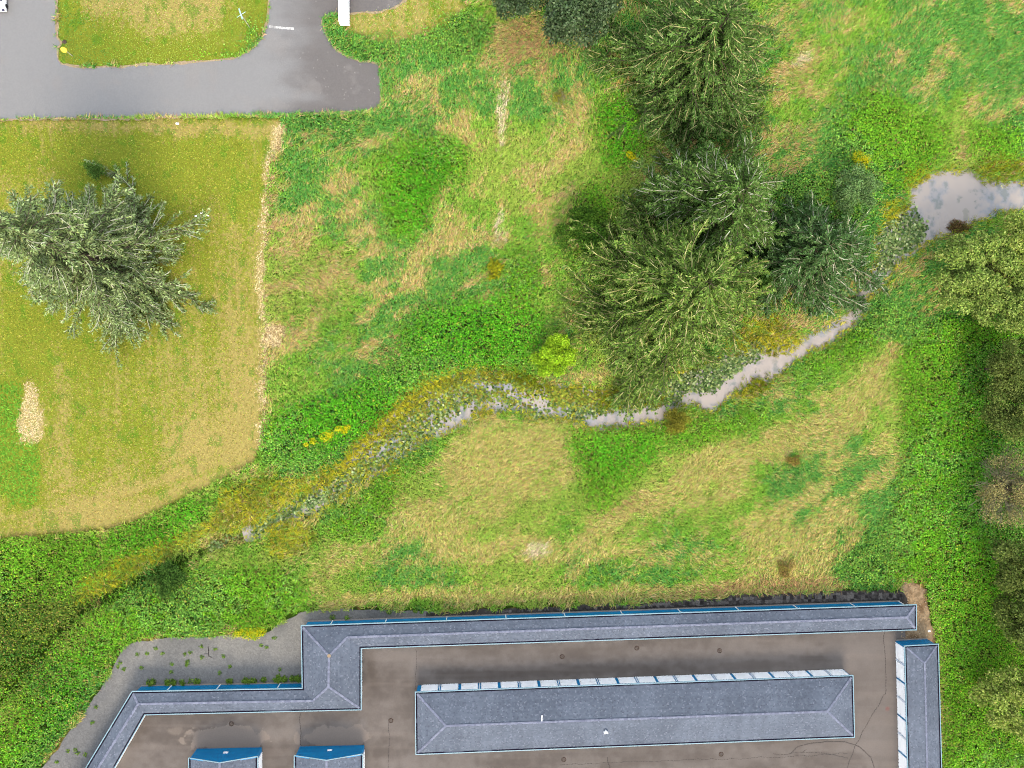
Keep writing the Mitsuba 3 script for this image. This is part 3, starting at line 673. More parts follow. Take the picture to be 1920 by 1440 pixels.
# --- the narrow building along the east side
S = Shed('narrow storage building with white doors along the east edge beside the brambles')
RO = Polygon([site(*q, EAVE)[:2] for q in ((1695.5, 1210.5), (1760, 1207), (1769.5, 1560), (1704.5, 1560))])
S.eaves(RO)
r4 = np.array(RO.exterior.coords)[:-1]; i4 = np.array(inset(RO, 0.34).exterior.coords)[:-1]; w4 = np.array(inset(RO, 0.22).exterior.coords)[:-1]
NW, NE, SE, SW = [np.array([*i4[np.linalg.norm(i4 - c, axis=1).argmin()], EAVE + 0.01]) for c in r4]
wNW, wNE, wSE, wSW = [w4[np.linalg.norm(w4 - c, axis=1).argmin()] for c in r4]
ra, rb = zed(1733.7, 1243.5, 0.72), zed(1740.5, 1530, 0.72)
for pts in ([NW, NE, ra], [NE, SE, rb, ra], [SE, SW, rb], [SW, NW, ra, rb]):
    S.part('roof_slope', flat_poly(pts), 'shingle_grey')
for p, q in ((NW, ra), (NE, ra), (ra, rb)):
    S.part('ridge_cap', cap_strip(p, q, 0.28), 'ridge_grey')
for a, b in ((wNE, wNW), (wNW, wSW), (wSW, wSE), (wSE, wNE)):
    S.part('wall', wall_box(a, b, 0.02, EAVE - 0.14, 0.15, ribs=a is wNE), 'blue_metal')
footing(S, wNW, wNE)
S.doors(wNW, wSW, 9, first=0.34, pitch=3.0)

# --- two gabled sheds at the bottom
for lab, L_, R_, PK in (('gabled blue shed at the bottom left, its white doors facing the diagonal wing', (353, 1421), (484, 1418), (411.5, 1429)),
                        ('gabled blue shed at the bottom, second from the diagonal wing, nearer the long hip roof', (551, 1416.5), (681, 1413.5), (612, 1425))):
    S = Shed(lab)
    l, r = site(*L_, EAVE), site(*R_, EAVE); pk = site(*PK, EAVE + 1.45); pk[:2] = (l[:2] + r[:2]) / 2 + [0, -0.02]
    e = (r - l)[:2] / np.linalg.norm((r - l)[:2]); s_ = np.array([e[1], -e[0]]) * 14.0
    dn = np.array([*s_, 0])
    up_ = np.array([0, 0, 0.02])
    li, ri = l + np.array([*(e * 0.36), 0.01]), r - np.array([*(e * 0.36), -0.01])
    S.part('roof_slope', flat_poly([li, pk, pk + dn, li + dn]), 'shingle_grey'); S.part('roof_slope', flat_poly([ri, pk, pk + dn, ri + dn]), 'shingle_grey')
    S.part('ridge_cap', cap_strip(pk, pk + dn), 'ridge_grey')
    for k, sg in ((l, 1), (r, -1)):
        o = np.array([*(e * sg), 0])
        S.part('gutter_lip', beam(k + o * 0.06 - up_ * 3, k + dn + o * 0.06 - up_ * 3, 0.12, 0.2), 'pale_blue_trim')
        S.part('gutter', beam(k + o * 0.24 - up_ * 4.5, k + dn + o * 0.24 - up_ * 4.5, 0.234, 0.11), 'gutter_dark')
    wl_, wr_ = (l + np.array([*(e * 0.25), 0]))[:2], (r - np.array([*(e * 0.25), 0]))[:2]
    back = -s_ / 14.0 * -0.12
    gv = np.array([[*wl_, 0.02], [*wr_, 0.02], [*wr_, EAVE - 0.02], [*pk[:2], pk[2] - 0.03], [*wl_, EAVE - 0.02]])
    gm = trimesh.creation.extrude_polygon(Polygon([(0, 0.02), (np.linalg.norm(wr_ - wl_), 0.02), (np.linalg.norm(wr_ - wl_), EAVE - 0.0), (np.linalg.norm(wr_ - wl_) / 2, pk[2] - 0.03), (0, EAVE - 0.0)]), 0.15, engine='earcut')
    M = np.eye(4); M[:2, 0] = e; M[:3, 1] = [0, 0, 1]; M[:2, 2] = s_ / 14.0; M[:2, 3] = wl_ + s_ / 14.0 * 0.06; M[:3, 2] = [*(s_ / 14.0), 0]
    ribs = []
    Lw = np.linalg.norm(wr_ - wl_)
    for q in np.arange(0.25, Lw - 0.1, 0.4):
        top = EAVE - 0.05 + (pk[2] - 0.05 - EAVE) * (1 - abs(q - Lw / 2) / (Lw / 2))
        pp = wl_ + e * q + s_ / 14.0 * 0.042
        ribs.append(beam([*pp, 0.05], [*pp, top], 0.07, 0.036, roll_up=(*(-s_ / 14.0), 0)))
    S.part('gable_wall', cat([gm.apply_transform(M)] + ribs), 'blue_metal')
    up2 = np.array([0, 0, 0.03]); fr = np.array([*(-s_ / 14.0 * 0.02), 0])
    for k in (l + np.array([*(e * 0.12), 0]), r - np.array([*(e * 0.12), 0])):
        S.part('rake_trim', beam(k + up2 + fr, pk + up2 + fr, 0.1, 0.1), 'pale_blue_trim')
    S.part('wall', wall_box(wr_ + s_ / 14 * 0.22, wr_ + s_ - s_ / 14 * .1, 0.02, EAVE - 0.17, 0.15, ribs=False, outward=e), 'blue_metal')
    S.part('wall', wall_box(wl_ + s_ / 14 * 0.22, wl_ + s_ - s_ / 14 * .1, 0.02, EAVE - 0.17, 0.15, ribs=False, outward=-e), 'blue_metal')
    S.doors(wr_ + s_ / 14 * 13.2, wr_ + s_ / 14 * 0.2, 4, first=0.8, pitch=3.02)
    c_ = wl_ + e * (Lw * 0.5 - 0.1) + s_ / 14 * 0.0
    S.part('plaque', beam([*(c_ - e * 0.35), 1.35], [*(c_ + e * 0.35), 1.35], 0.05, 0.42), 'white_paint')
# ---------------------------------------------------------------- ground vegetation
R = np.random.default_rng(7)


def pal(*rows, k=1.85):
    return np.array([lin(*r, k=k) for r in rows])


def pick(n, palette, w=None, rng=R):
    c = palette[rng.choice(len(palette), n, p=None if w is None else np.asarray(w) / np.sum(w))]
    return c * rng.uniform(0.52, 1.48, (n, 1)) * rng.uniform(0.93, 1.07, (n, 3))


def blades(name, p, d, length, width, col, mat='leaf_matte', cant=None):
    """One long thin triangle per blade: p (n, 3) foot, d (n, 3) unit direction."""
    n = len(p)
    s = np.cross(d, [0, 0, 1.0]); s /= np.linalg.norm(s, axis=1, keepdims=True) + 1e-6
    if cant is not None:
        s[:, 2] += cant
    w = (width / 2)[:, None]
    v = np.stack([p - s * w, p + s * w, p + d * length[:, None]], 1).reshape(-1, 3)
    return add(name, (v, np.arange(3 * n).reshape(-1, 3)), mat, color=np.repeat(col, 3, 0))


def leaf_mesh(p, d, nrm, length, width):
    """Diamond leaves, folded a little along the rib."""
    s = np.cross(nrm, d); s /= np.linalg.norm(s, axis=1, keepdims=True) + 1e-9
    L, W_ = length[:, None], width[:, None]
    mid = p + d * L * 0.45
    v = np.stack([p, mid - s * W_ / 2 + nrm * W_ * 0.12, p + d * L, mid + s * W_ / 2 + nrm * W_ * 0.12], 1).reshape(-1, 3)
    i = np.arange(len(p))[:, None] * 4
    f = np.vstack([i + [0, 2, 1], i + [0, 3, 2]])
    return v, f


def unit(a):
    return a / (np.linalg.norm(a, axis=-1, keepdims=True) + 1e-12)


def scatter(density, dmax, region=None, rng=R):
    """Random points with the given density raster (per square metre)."""
    n = int(dmax * (X1 - X0) * (Y1 - Y0))
    x, y = rng.uniform(X0, X1, n), rng.uniform(Y0, Y1, n)
    keep = (rng.random(n) * dmax < look(density, x, y)) & (np.abs(x) < 88) & (np.abs(y) < 68)
    return x[keep], y[keep]


free = (1 - np.clip(m_hard + m_dirt, 0, 1)) * (1 - m_deep)
clump = meshkit.fbm(np.stack([GX * 0.55, GY * 0.55, 0 * GX], -1), 3, 61)
tuft = meshkit.fbm(np.stack([GX * 1.5, GY * 1.5, 0 * GX], -1), 2, 62)
hue = meshkit.fbm(np.stack([GX * 0.06, GY * 0.06, 0 * GX], -1), 3, 63)
swirl = meshkit.fbm(np.stack([GX * 0.07, GY * 0.07, 0 * GX], -1), 3, 64)
F_lie = math.radians(32) + (swirl - 0.5) * 5.0          # the way the grass has been laid over
TRACK = ovals([(941, 225, 9, 78, 0, .9), (940, 425, 11, 38, 0, .8), (1005, 1035, 26, 18, 0, .8), (1500, 110, 28, 12, 25, .7), (515, 630, 24, 24, 0, 0.6)])

# tall meadow grass: green where it stands, straw where it lies dead
dens = 80 * free * (1 - m_lawn_veg) * (1 - 0.75 * m_bramble) * (1 - 0.55 * m_sedge) * (1 - gaussian_filter(m_straw, 0.5)) * (1 - 0.8 * m_gully)
dens *= np.where(m_lawn > 0.6, 0.4, 1.0)
x, y = scatter(dens, 80)
n = len(x)
dry = look(F_dry, x, y); tf = look(tuft, x, y); lie = look(F_lie, x, y)
isdry = R.random(n) < np.clip((dry - 0.10 + 1.0 * (tf - 0.5)) * 1.0, 0.03, 0.72)
vg = look(m_lawn, x, y) > 0.6
isdry = np.where(vg, R.random(n) < np.clip(look(F_lawn_dry, x, y) * 0.6, 0, 0.7), isdry)
az = np.where(isdry, lie + R.normal(0, 0.36, n), lie + R.normal(0, 1.0, n))
el = np.where(isdry, R.uniform(0.06, 0.45, n), R.uniform(0.25, 1.0, n))
az = az + (R.random(n) < 0.15) * np.pi
ln = np.where(isdry, R.uniform(0.4, 0.95, n), R.uniform(0.35, 0.75, n)) * (0.65 + 0.7 * look(clump, x, y)) * np.where(vg, 0.3, 1)
wd = R.uniform(0.06, 0.125, n) * np.where(vg, 0.8, 1)
h = look(hue, x, y) + 0.25 * (tf - 0.5) + 0.18 * look(northeast, x, y)
gA, gB, gC = pal((128, 182, 62), (146, 194, 70), (106, 166, 52), k=1.5), pal((92, 162, 66), (82, 148, 62), (112, 174, 84), k=1.5), pal((164, 194, 78), (178, 198, 92), (148, 188, 70), k=1.55)
col = np.where((h > 0.55)[:, None], pick(n, gB), pick(n, gA))
col = np.where(((h < 0.42) | (R.random(n) < 0.16 + 0.5 * np.clip(dry, 0, 1)))[:, None], pick(n, gC), col)
straw = pick(n, pal((226, 200, 132), (212, 184, 112), (234, 212, 150), (198, 168, 104), (210, 200, 106), (182, 190, 90), k=1.85), (3, 3, 2, 2, 2.6, 2.2))
pale = pick(n, pal((238, 216, 178), (228, 204, 162), (244, 226, 192), k=1.7))
brown = pick(n, pal((190, 152, 104), (204, 166, 116)))
north = np.clip(0.5 + y / 20, 0, 1) * R.random(n) > 0.4
straw = np.where(north[:, None], pick(n, pal((228, 188, 136), (216, 174, 122), (236, 204, 156), (204, 162, 108), (206, 190, 96), k=1.85)), straw)
straw = np.where((look(TRACK, x, y) > 0.45 * R.random(n) + 0.25)[:, None], pale, straw)
rusty = look(ovals([(985, 100, 60, 60, 0, 1), (1060, 95, 60, 20, 0, 1), (1500, 1095, 160, 14, 3, 1), (1350, 1104, 120, 12, 3, .7), (1050, 500, 30, 60, 0, .7), (1690, 1090, 40, 20, 0, 1), (1180, 945, 40, 20, 20, .5), (1475, 270, 40, 30, 0, .5)]), x, y)
straw = np.where((rusty > R.random(n))[:, None], brown, straw)
col = np.where(isdry[:, None], straw, col)
col *= np.where(R.random(n) < 0.09, 0.42, 1.0)[:, None]        # dead stems and seed heads
foot = np.c_[x, y, bil(F_z, x, y) + R.uniform(0, 0.30, n) * (0.4 + 1.2 * look(clump, x, y)) * np.where(vg, 0.1, 1)]
dirn = np.c_[np.cos(az) * np.cos(el), np.sin(az) * np.cos(el), np.sin(el)]
for nm, lab, sel in (('meadow_grass', 'tall green meadow grass covering the rough field', ~isdry), ('dry_grass', 'straw coloured dead grass lying in streaks through the meadow', isdry)):
    tag(blades(nm, foot[sel], dirn[sel], ln[sel], wd[sel], col[sel]), lab, 'grass', 'stuff')

# mown lawn: short tufts
dens = 26 * m_lawn_veg * free * (1 - 0.9 * m_straw)
x, y = scatter(dens, 26); n = len(x)
ld = look(F_lawn_dry, x, y) + 0.5 * (look(patch, x, y) - 0.5) + 0.5 * (look(tuft, x, y) - 0.5)
isdry = R.random(n) < np.clip(ld * 1.3 - 0.22, 0.0, 0.9)
rgh = look(m_rough, x, y)
col = np.where(isdry[:, None], pick(n, pal((214, 190, 116), (204, 180, 104), (196, 176, 92), (210, 188, 116), k=2.3)), pick(n, pal((164, 170, 62), (150, 166, 58), (178, 176, 74), (126, 162, 54), k=1.85)))
col = np.where(((rgh > 0.5) & ~isdry)[:, None], pick(n, pal((116, 178, 56), (96, 160, 50), (134, 186, 64))), col)
az = R.uniform(0, 2 * np.pi, n); el = R.uniform(0.1, 0.6, n)
tag(blades('lawn_grass', np.c_[x, y, bil(F_z, x, y) + 0.0 * x], np.c_[np.cos(az) * np.cos(el), np.sin(az) * np.cos(el), np.sin(el)], R.uniform(0.12, 0.3, n) * (1 + rgh), R.uniform(0.08, 0.16, n), col), 'short mown lawn grass, tan with green patches', 'lawn', 'stuff')

# cut straw lying on the swathe and the bare patches
dens = 60 * m_straw * (1 - np.clip(m_hard, 0, 1))
x, y = scatter(dens, 60); n = len(x); az = R.uniform(0, 2 * np.pi, n)
tag(blades('cut_straw', np.c_[x, y, bil(F_z, x, y) + R.uniform(0.01, 0.06, n)], np.c_[np.cos(az), np.sin(az), R.uniform(-0.02, 0.12, n)], R.uniform(0.15, 0.4, n), R.uniform(0.05, 0.11, n),
           pick(n, pal((236, 212, 164), (226, 200, 148), (244, 224, 184), (206, 186, 120), k=1.65))), 'pale cut straw in a strip along the lawn edge and in square patches', 'straw', 'stuff')

# brambles and other broad-leaved thickets
bumps = meshkit.fbm(np.stack([GX * 0.42, GY * 0.42, 0 * GX], -1), 3, 71)
bumps2 = np.clip(2.2 * meshkit.fbm(np.stack([GX * 0.16, GY * 0.16, 0 * GX], -1), 3, 73) - 0.6, 0, 1)
holes = meshkit.fbm(np.stack([GX * 1.2, GY * 1.2, 0 * GX], -1), 2, 72)
F_bram_h = (0.25 + 1.5 * np.clip(bumps - 0.2, 0, 1)) * np.clip(m_bramble * 1.3, 0, 1)
dens = 66 * np.clip(m_bramble * 1.7 - 0.4 + 0.9 * (holes - 0.5), 0, 1) * np.clip(1.35 - 1.2 * (holes > 0.62), 0.25, 1) * (1 - np.clip(m_hard, 0, 1)) * (1 - 0.9 * m_lawn_veg) * (1 - m_deep) * (1 - m_dirt) * (1 - 0.72 * m_gully)
x, y = scatter(dens, 66); n = len(x)
top = look(F_bram_h, x, y)
z = bil(F_z, x, y) + top * R.uniform(0.35, 1.0, n) ** 0.6 + 0.05 + 0.35 * look(holes, x, y)
nrm = unit(np.c_[R.normal(0, 0.55, n), R.normal(0, 0.55, n), np.ones(n)])
d = R.normal(0, 1, (n, 3)); d = unit(d - nrm * (d * nrm).sum(1, keepdims=True))
h = look(hue, x, y) + 0.5 * (look(holes, x, y) - 0.5)
ditch = look(ovals([(20, 1230, 120, 110, 40, 1.1), (140, 1140, 110, 24, 30, .9), (320, 1085, 70, 40, 10, .8), (60, 1150, 80, 40, 0, .7)]), x, y)
vivid = look(ovals([(900, 620, 140, 70, 0, 1), (650, 780, 120, 80, 0, 1), (330, 970, 120, 40, 30, 1), (1180, 850, 120, 40, 0, .8), (790, 360, 60, 90, 0, 1), (1150, 250, 60, 80, 0, .8), (1810, 900, 100, 400, 0, .35), (130, 1300, 120, 120, 0, .5)]), x, y)
bA, bB, bC = pal((108, 166, 42), (124, 178, 48), (92, 152, 38), k=1.45), pal((124, 174, 70), (140, 184, 80), (108, 160, 62), (92, 146, 56), k=1.45), pal((88, 168, 34), (74, 152, 32), (104, 180, 44), k=1.5)
col = np.where((h > 0.5)[:, None], pick(n, bB), pick(n, bA))
col = np.where((vivid > R.random(n) * 0.9)[:, None], pick(n, bC), col)
col = np.where((0.7 * ditch > R.random(n))[:, None], pick(n, pal((90, 132, 50), (114, 144, 56), (76, 114, 44), (134, 150, 60), (116, 112, 54))), col)
col = np.where((R.random(n) < 0.05)[:, None], pick(n, pal((178, 200, 60), (160, 184, 52))), col)
col = np.where((R.random(n) < 0.04)[:, None], pick(n, pal((150, 120, 80), (120, 100, 70), (176, 160, 90))), col)
col *= (0.82 + 0.34 * look(bumps2, x, y))[:, None]
sz = R.uniform(0.17, 0.33, n)
v, f = leaf_mesh(np.c_[x, y, z], d, nrm, sz, sz * R.uniform(0.55, 0.85, n))
tag(add('bramble_thicket', (v, f), 'leaf_matte', color=np.repeat(col, 4, 0)), 'dense bright green bramble thicket covering the banks and the eastern edge', 'brambles', 'stuff')

# sedge along the creek banks: golden olive arching blades
dens = 50 * np.clip(m_sedge * 1.5 - 0.5, 0, 1) * (1 - 0.45 * m_pads) * (1 - np.clip(m_hard, 0, 1)) * (1 - 0.85 * m_lawn_veg) * (1 - 0.85 * m_open)
dens += 16 * np.clip(gaussian_filter(m_water, 2.4) * (1 - m_deep) * 2, 0, 1) * (m_water < 2) * (1 - np.clip(m_hard, 0, 1))
x, y = scatter(dens, 60); n = len(x)
cx_, cy_ = np.floor(x / 1.3 + 0.6 * np.sin(y)), np.floor(y / 1.3 + 0.6 * np.sin(x * 1.1))
rr = lambda s: np.modf(np.abs(np.sin(cx_ * 127.1 + cy_ * 311.7 + s) * 43758.5453))[0]
kx, ky = (cx_ + 0.5 - 0.6 * np.sin(y)) * 1.3 + (rr(1) - 0.5) * 0.5, (cy_ + 0.5 - 0.6 * np.sin(x * 1.1)) * 1.3 + (rr(2) - 0.5) * 0.5
az = np.arctan2(y - ky, x - kx) + R.normal(0, 0.5, n); el = R.uniform(0.25, 1.05, n)
tone = rr(3) * 0.6 + 0.4 * look(clump, x, y)
olive = look(ovals([(1180, 755, 100, 30, 0, 1), (1000, 710, 70, 30, 0, 1), (40, 1190, 120, 70, 0, 1), (1430, 720, 60, 40, 0, .9), (1870, 325, 70, 30, 0, .8)]), x, y)
col = np.where((tone > 0.42)[:, None], pick(n, pal((196, 188, 40), (180, 180, 44), (206, 200, 60), (160, 164, 46), k=1.6)), pick(n, pal((136, 150, 46), (118, 138, 44), (156, 140, 50), (104, 128, 40), k=1.6)))
col = np.where((olive > R.random(n))[:, None], pick(n, pal((136, 150, 26), (120, 138, 26), (152, 158, 34), (104, 112, 32))), col)
col = np.where((R.random(n) < 0.07)[:, None], pick(n, pal((160, 120, 60), (130, 102, 56))), col)
tag(blades('sedge', np.c_[x, y, np.maximum(bil(F_z, x, y), -0.4) + R.uniform(0, 0.25, n)], np.c_[np.cos(az) * np.cos(el), np.sin(az) * np.cos(el), np.sin(el)], R.uniform(0.6, 1.1, n), R.uniform(0.07, 0.14, n), col),
    'golden olive sedge along both banks of the creek', 'sedge', 'stuff')

# lily pads and water weed
dens = 48 * np.clip(m_pads * 1.3 - 0.1, 0, 1) * (1 - 0.85 * m_open) * np.clip(0.45 + 2.4 * (meshkit.fbm(np.stack([GX * 0.8, GY * 0.8, 0 * GX], -1), 3, 81) - 0.32), 0, 1)
x, y = scatter(dens, 48); n = len(x); r = R.uniform(0.10, 0.24, n); th6 = np.arange(6) * np.pi / 3
z = np.maximum(-0.40 + R.uniform(0, 0.22, n) * (R.random(n) < 0.7), bil(F_z, x, y) + 0.05)
tx, ty = R.normal(0, 0.22, n), R.normal(0, 0.22, n)
ox, oy = r[:, None] * np.cos(th6 + R.uniform(0, 6, (n, 1))), r[:, None] * np.sin(th6 + R.uniform(0, 6, (n, 1)) * 0)
ph = th6[None] + R.uniform(0, 6, (n, 1)); ox, oy = r[:, None] * np.cos(ph), r[:, None] * np.sin(ph)
v = np.stack([x[:, None] + ox, y[:, None] + oy, z[:, None] + ox * tx[:, None] + oy * ty[:, None]], -1).reshape(-1, 3)
i = np.arange(n)[:, None] * 6
f = np.vstack([i + [0, 1, 2], i + [0, 2, 3], i + [0, 3, 4], i + [0, 4, 5]])
yel = look(ovals([(1000, 730, 160, 40, 0, 1), (780, 760, 120, 60, 40, .8), (660, 860, 80, 60, 40, .7), (1130, 740, 100, 30, 0, .9)]), x, y)
col = np.where((yel > R.random(n) * 1.2)[:, None], pick(n, pal((158, 164, 60), (138, 152, 56), (116, 140, 56), (144, 134, 60))), pick(n, pal((104, 130, 78), (88, 114, 62), (124, 148, 88), (72, 98, 50), (142, 158, 92), (170, 182, 130))))
tag(add('lily_pads', (v, f), 'leaf_matte', color=np.repeat(col, 6, 0)), 'floating lily pads and water weed crowding the creek and pond', 'lily pads', 'stuff')

# stones of the rubble strip, weeds on the gravel
def stones(name, pg, num, r0, r1, mat, lab, cat_, seed):
    g = np.random.default_rng(seed); ms = []
    base = trimesh.creation.icosphere(0, 1.0)
    b = pg.bounds; k = 0
    while k < num:
        p = np.array([g.uniform(b[0], b[2]), g.uniform(b[1], b[3])])
        if not pg.contains(Point(p)): continue
        m = base.copy(); r = g.uniform(r0, r1) * np.array([1, g.uniform(.6, 1), g.uniform(.35, .6)])
        m.vertices = m.vertices * r * g.uniform(.8, 1.2, (12, 1)); a = g.uniform(0, 6.28); c_, s_ = math.cos(a), math.sin(a)
        m.vertices[:, :2] = m.vertices[:, :2] @ np.array([[c_, s_], [-s_, c_]]); m.apply_translation([*p, r[2] * 0.4]); ms.append(m); k += 1
    tag(add(name, cat(ms), mat), lab, cat_, 'stuff')


shell = unary_union([ZO.buffer(0.1), LO, RO])
stones('rubble_stones', RUBBLE.buffer(-0.4).difference(shell), 1500, 0.12, 0.34, 'dark_stone', 'dark stones heaped in the strip behind the long north wall', 'rubble', 91)
stones('pale_stones', DIRT.buffer(-0.3).difference(shell), 160, 0.05, 0.16, 'straw_edge', 'small pale stones on the bare earth at the yard corner', 'stones', 92)


def leaf_clump(c, rx, ry, rz, num, palette, size, rng, up_bias=1.0, w=None):
    u = unit(rng.normal(0, 1, (num, 3)) + [0, 0, 0.35]); u[:, 2] = np.abs(u[:, 2])
    p = c + u * np.array([rx, ry, rz]) * rng.uniform(0.55, 1.05, (num, 1))
    nn = unit(u * 0.7 + rng.normal(0, 0.45, (num, 3)) + [0, 0, up_bias])
    dd = rng.normal(0, 1, (num, 3)); dd = unit(dd - nn * (dd * nn).sum(1, keepdims=True))
    s = size * rng.uniform(0.7, 1.4, num)
    v, f = leaf_mesh(p, dd, nn, s, s * rng.uniform(0.5, 0.8, num))
    return v, f, np.repeat(pick(num, palette, w, rng), 4, 0)


def join(parts):
    vs, fs, cs, o = [], [], [], 0
    for v, f, c in parts:
        vs.append(v); fs.append(f + o); cs.append(c); o += len(v)
    return np.vstack(vs), np.vstack(fs), np.vstack(cs)


def gz(x, y):
    return float(bil(F_z, np.array([x]), np.array([y]))[0])


wp = pal((104, 142, 54), (130, 158, 66), (96, 128, 46))
g = np.random.default_rng(95); parts = []
spots = [(347, 1226), (357, 1224), (352, 1240), (322, 1260), (404, 1217), (412, 1262), (232, 1255), (221, 1250), (180, 1325), (174, 1354), (142, 1405), (146, 1412), (160, 1415), (350, 1246), (431, 1250), (258, 1227), (266, 1252), (500, 1213), (514, 1196), (525, 1255),
         (490, 1210), (379, 1232), (378, 1212), (322, 1245), (275, 1225), (305, 1225), (292, 1216), (420, 1230), (127, 1408), (107, 1428), (205, 1235), (225, 1242)]
for u, v in spots:
    p = xy(u, v); parts.append(leaf_clump(np.array([*p, 0.05]), .3, .3, .15, 26, wp, .2, g))
for u0, u1, v0, num in ((272, 290, 1280, 6), (312, 345, 1279, 13), (352, 375, 1278, 4), (424, 436, 1277, 4), (450, 482, 1276, 12), (488, 500, 1275, 3), (512, 536, 1273, 13), (545, 562, 1272, 11), (575, 850, 1158, 7)):
    for k in range(num):
        u = g.uniform(u0, u1); p = site(u, v0 - (u - u0) * (0.055 if v0 < 1200 else 0.0) + g.normal(0, 1.6))
        parts.append(leaf_clump(np.array([p[0], p[1], 0.05]), g.uniform(.2, .55), .4, g.uniform(.2, .5), 40, wp, .22, g))
v, f, c = join(parts)
tag(add('gravel_weeds', (v, f), 'leaf_matte', color=c), 'small green weeds sprouting on the gravel and along the blue wall', 'weeds', 'stuff')

# ---------------------------------------------------------------- trees
def stuffed(key):
    labels[key] = {'kind': 'stuff'}


def conifer(label, base, H, Rad, seed, foliage, twigs, lean=(0, 0), nb=110, prof=0.6, t0=0.06, fill=1.0, rise=0.12, droop=0.38, name='conifer_tree', bare=0.0, side=None, body=1.2, ridge=0.45):
    g = np.random.default_rng(seed)
    key = thing(name, label, 'tree')
    bx, by = base; z0 = gz(bx, by) - 0.2
    axis = lambda t: np.stack([bx + lean[0] * t ** 1.4, by + lean[1] * t ** 1.4, z0 + H * t], -1)
    tt = np.linspace(0, 0.98, 12)
    add(f'{key}__trunk', tube(axis(tt), 0.022 * H * (1 - tt) ** 0.9 + 0.04, 8), 'bark_brown', smooth=True)
    t = t0 + (1 - t0) * (np.arange(nb) + g.random(nb)) / nb; t = np.clip(t ** 1.3, t0, 0.985)
    az0 = np.arange(nb) * 2.39996 + g.normal(0, 0.3, nb)
    lob = 1 + 0.13 * np.sin(az0 * 3 + g.uniform(0, 6)) + 0.10 * np.sin(az0 * 5 + g.uniform(0, 6))
    if side is not None:
        lob = lob * (1 + side[2] * np.cos(az0 - math.atan2(side[1], side[0])))
    L = np.maximum(Rad * (1 - t) ** prof * g.uniform(0.62, 1.14, nb) * lob, 0.7)
    curl = g.normal(0, 0.3, nb); wav = g.uniform(0, 6.3, nb)

    def branch(i, s):                                       # points on branch i at fraction s
        a = az0[i] + curl[i] * s * s + 0.05 * np.sin(7 * s + wav[i])
        r = L[i] * s
        o = axis(t[i])
        zz = L[i] * (rise * s - droop * s * s + 0.26 * s ** 4) * (0.75 + 0.5 * (1 - t[i]))
        return np.stack([o[..., 0] + r * np.cos(a), o[..., 1] + r * np.sin(a), o[..., 2] + zz], -1)
    # every branch forks into side boughs; branch and boughs are the axes that carry short shoots
    ns = np.maximum(3, L * 1.15 * fill).astype(int)
    bi = np.repeat(np.arange(nb), ns)
    s0 = 0.16 + 0.76 * g.random(len(bi))
    sd = np.where(g.random(len(bi)) < 0.5, -1, 1)
    p0 = branch(bi, s0); dm = unit(branch(bi, s0 + 0.04) - p0)
    lat = unit(np.cross(dm, [0, 0, 1.0])) * sd[:, None]
    ang = g.uniform(0.3, 1.0, len(bi))
    d2 = unit(dm * np.cos(ang)[:, None] + lat * np.sin(ang)[:, None])
    l2 = (0.5 + 0.40 * L[bi] * (1.0 - s0) ** 0.8) * g.uniform(0.7, 1.2, len(bi))
    ax0 = np.concatenate([np.arange(nb), bi]); ism = np.arange(len(ax0)) < nb
    LA = np.concatenate([L * 0.9, l2])

    def bough(j, q):                                        # axis j (in ax0) at fraction q
        m = ism[j]; k = np.maximum(j - nb, 0)
        pm = branch(ax0[j], 0.1 + 0.9 * q)
        ll = l2[k]; ps = p0[k] + d2[k] * (ll * q)[:, None] + dm[k] * (ll * 0.18 * q * q)[:, None]
        ps[:, 2] += ll * (-0.10 * q - 0.12 * q * q + 0.10 * q ** 4)
        return np.where(m[:, None], pm, ps)
    ms = []
    for j in range(len(ax0)):
        qq = np.linspace(0, 1, 7 if ism[j] else 4)
        pts = bough(np.full(len(qq), j), qq)
        ms.append(tube(pts, np.linspace(0.008 * LA[j] + 0.02, 0.014, len(qq)), 3))
    add(f'{key}__limbs', cat(ms), 'bark_pale' if bare else 'bark_brown'); stuffed(f'{key}__limbs')
    # pale twigs along the ridge of the outer boughs
    nt = np.maximum(1, LA * 2.2).astype(int); j = np.repeat(np.arange(len(ax0)), nt)
    j = j[g.random(len(j)) < np.where(g.random(len(ax0)) < ridge, 0.85, 0.06)[j]]
    q = 0.35 + 0.63 * g.random(len(j)); a_ = bough(j, q); b_ = bough(j, np.minimum(q + 0.9 / np.maximum(LA[j], 0.9), 1.05))
    w_ = unit(np.cross(b_ - a_, [0, 0, 1.0])) * 0.045
    up_ = np.array([0, 0, 0.16])
    tv = np.stack([a_ - w_ + up_, a_ + w_ + up_, b_ + up_ + g.normal(0, 0.05, (len(j), 3))], 1).reshape(-1, 3)
    add(f'{key}__twigs', (tv, np.arange(len(tv)).reshape(-1, 3)), 'leaf_matte', color=np.repeat(pick(len(j), twigs, rng=g), 3, 0)); stuffed(f'{key}__twigs')
    # needle shoots, two ranks and hanging ones
    n3 = np.maximum(5, LA * 15 * fill * body).astype(int)
    if bare:
        n3 = np.where(g.random(len(ax0)) < bare, (n3 * 0.12).astype(int), n3)
    k = np.repeat(np.arange(len(ax0)), n3)
    q = g.random(len(k)) ** 0.9 * 1.02
    p = bough(k, q); da = unit(bough(k, q + 0.03) - p)
    la = unit(np.cross(da, [0, 0, 1.0])) * np.where(g.random(len(k)) < 0.5, -1, 1)[:, None]
    hang = g.random(len(k)) < 0.35
    an = g.uniform(0.35, 1.1, len(k))
    dd = unit(da * np.cos(an)[:, None] + la * np.sin(an)[:, None] + np.c_[0 * q, 0 * q, np.where(hang, g.uniform(-1.3, -0.5, len(k)), g.normal(0.0, 0.22, len(k)))])
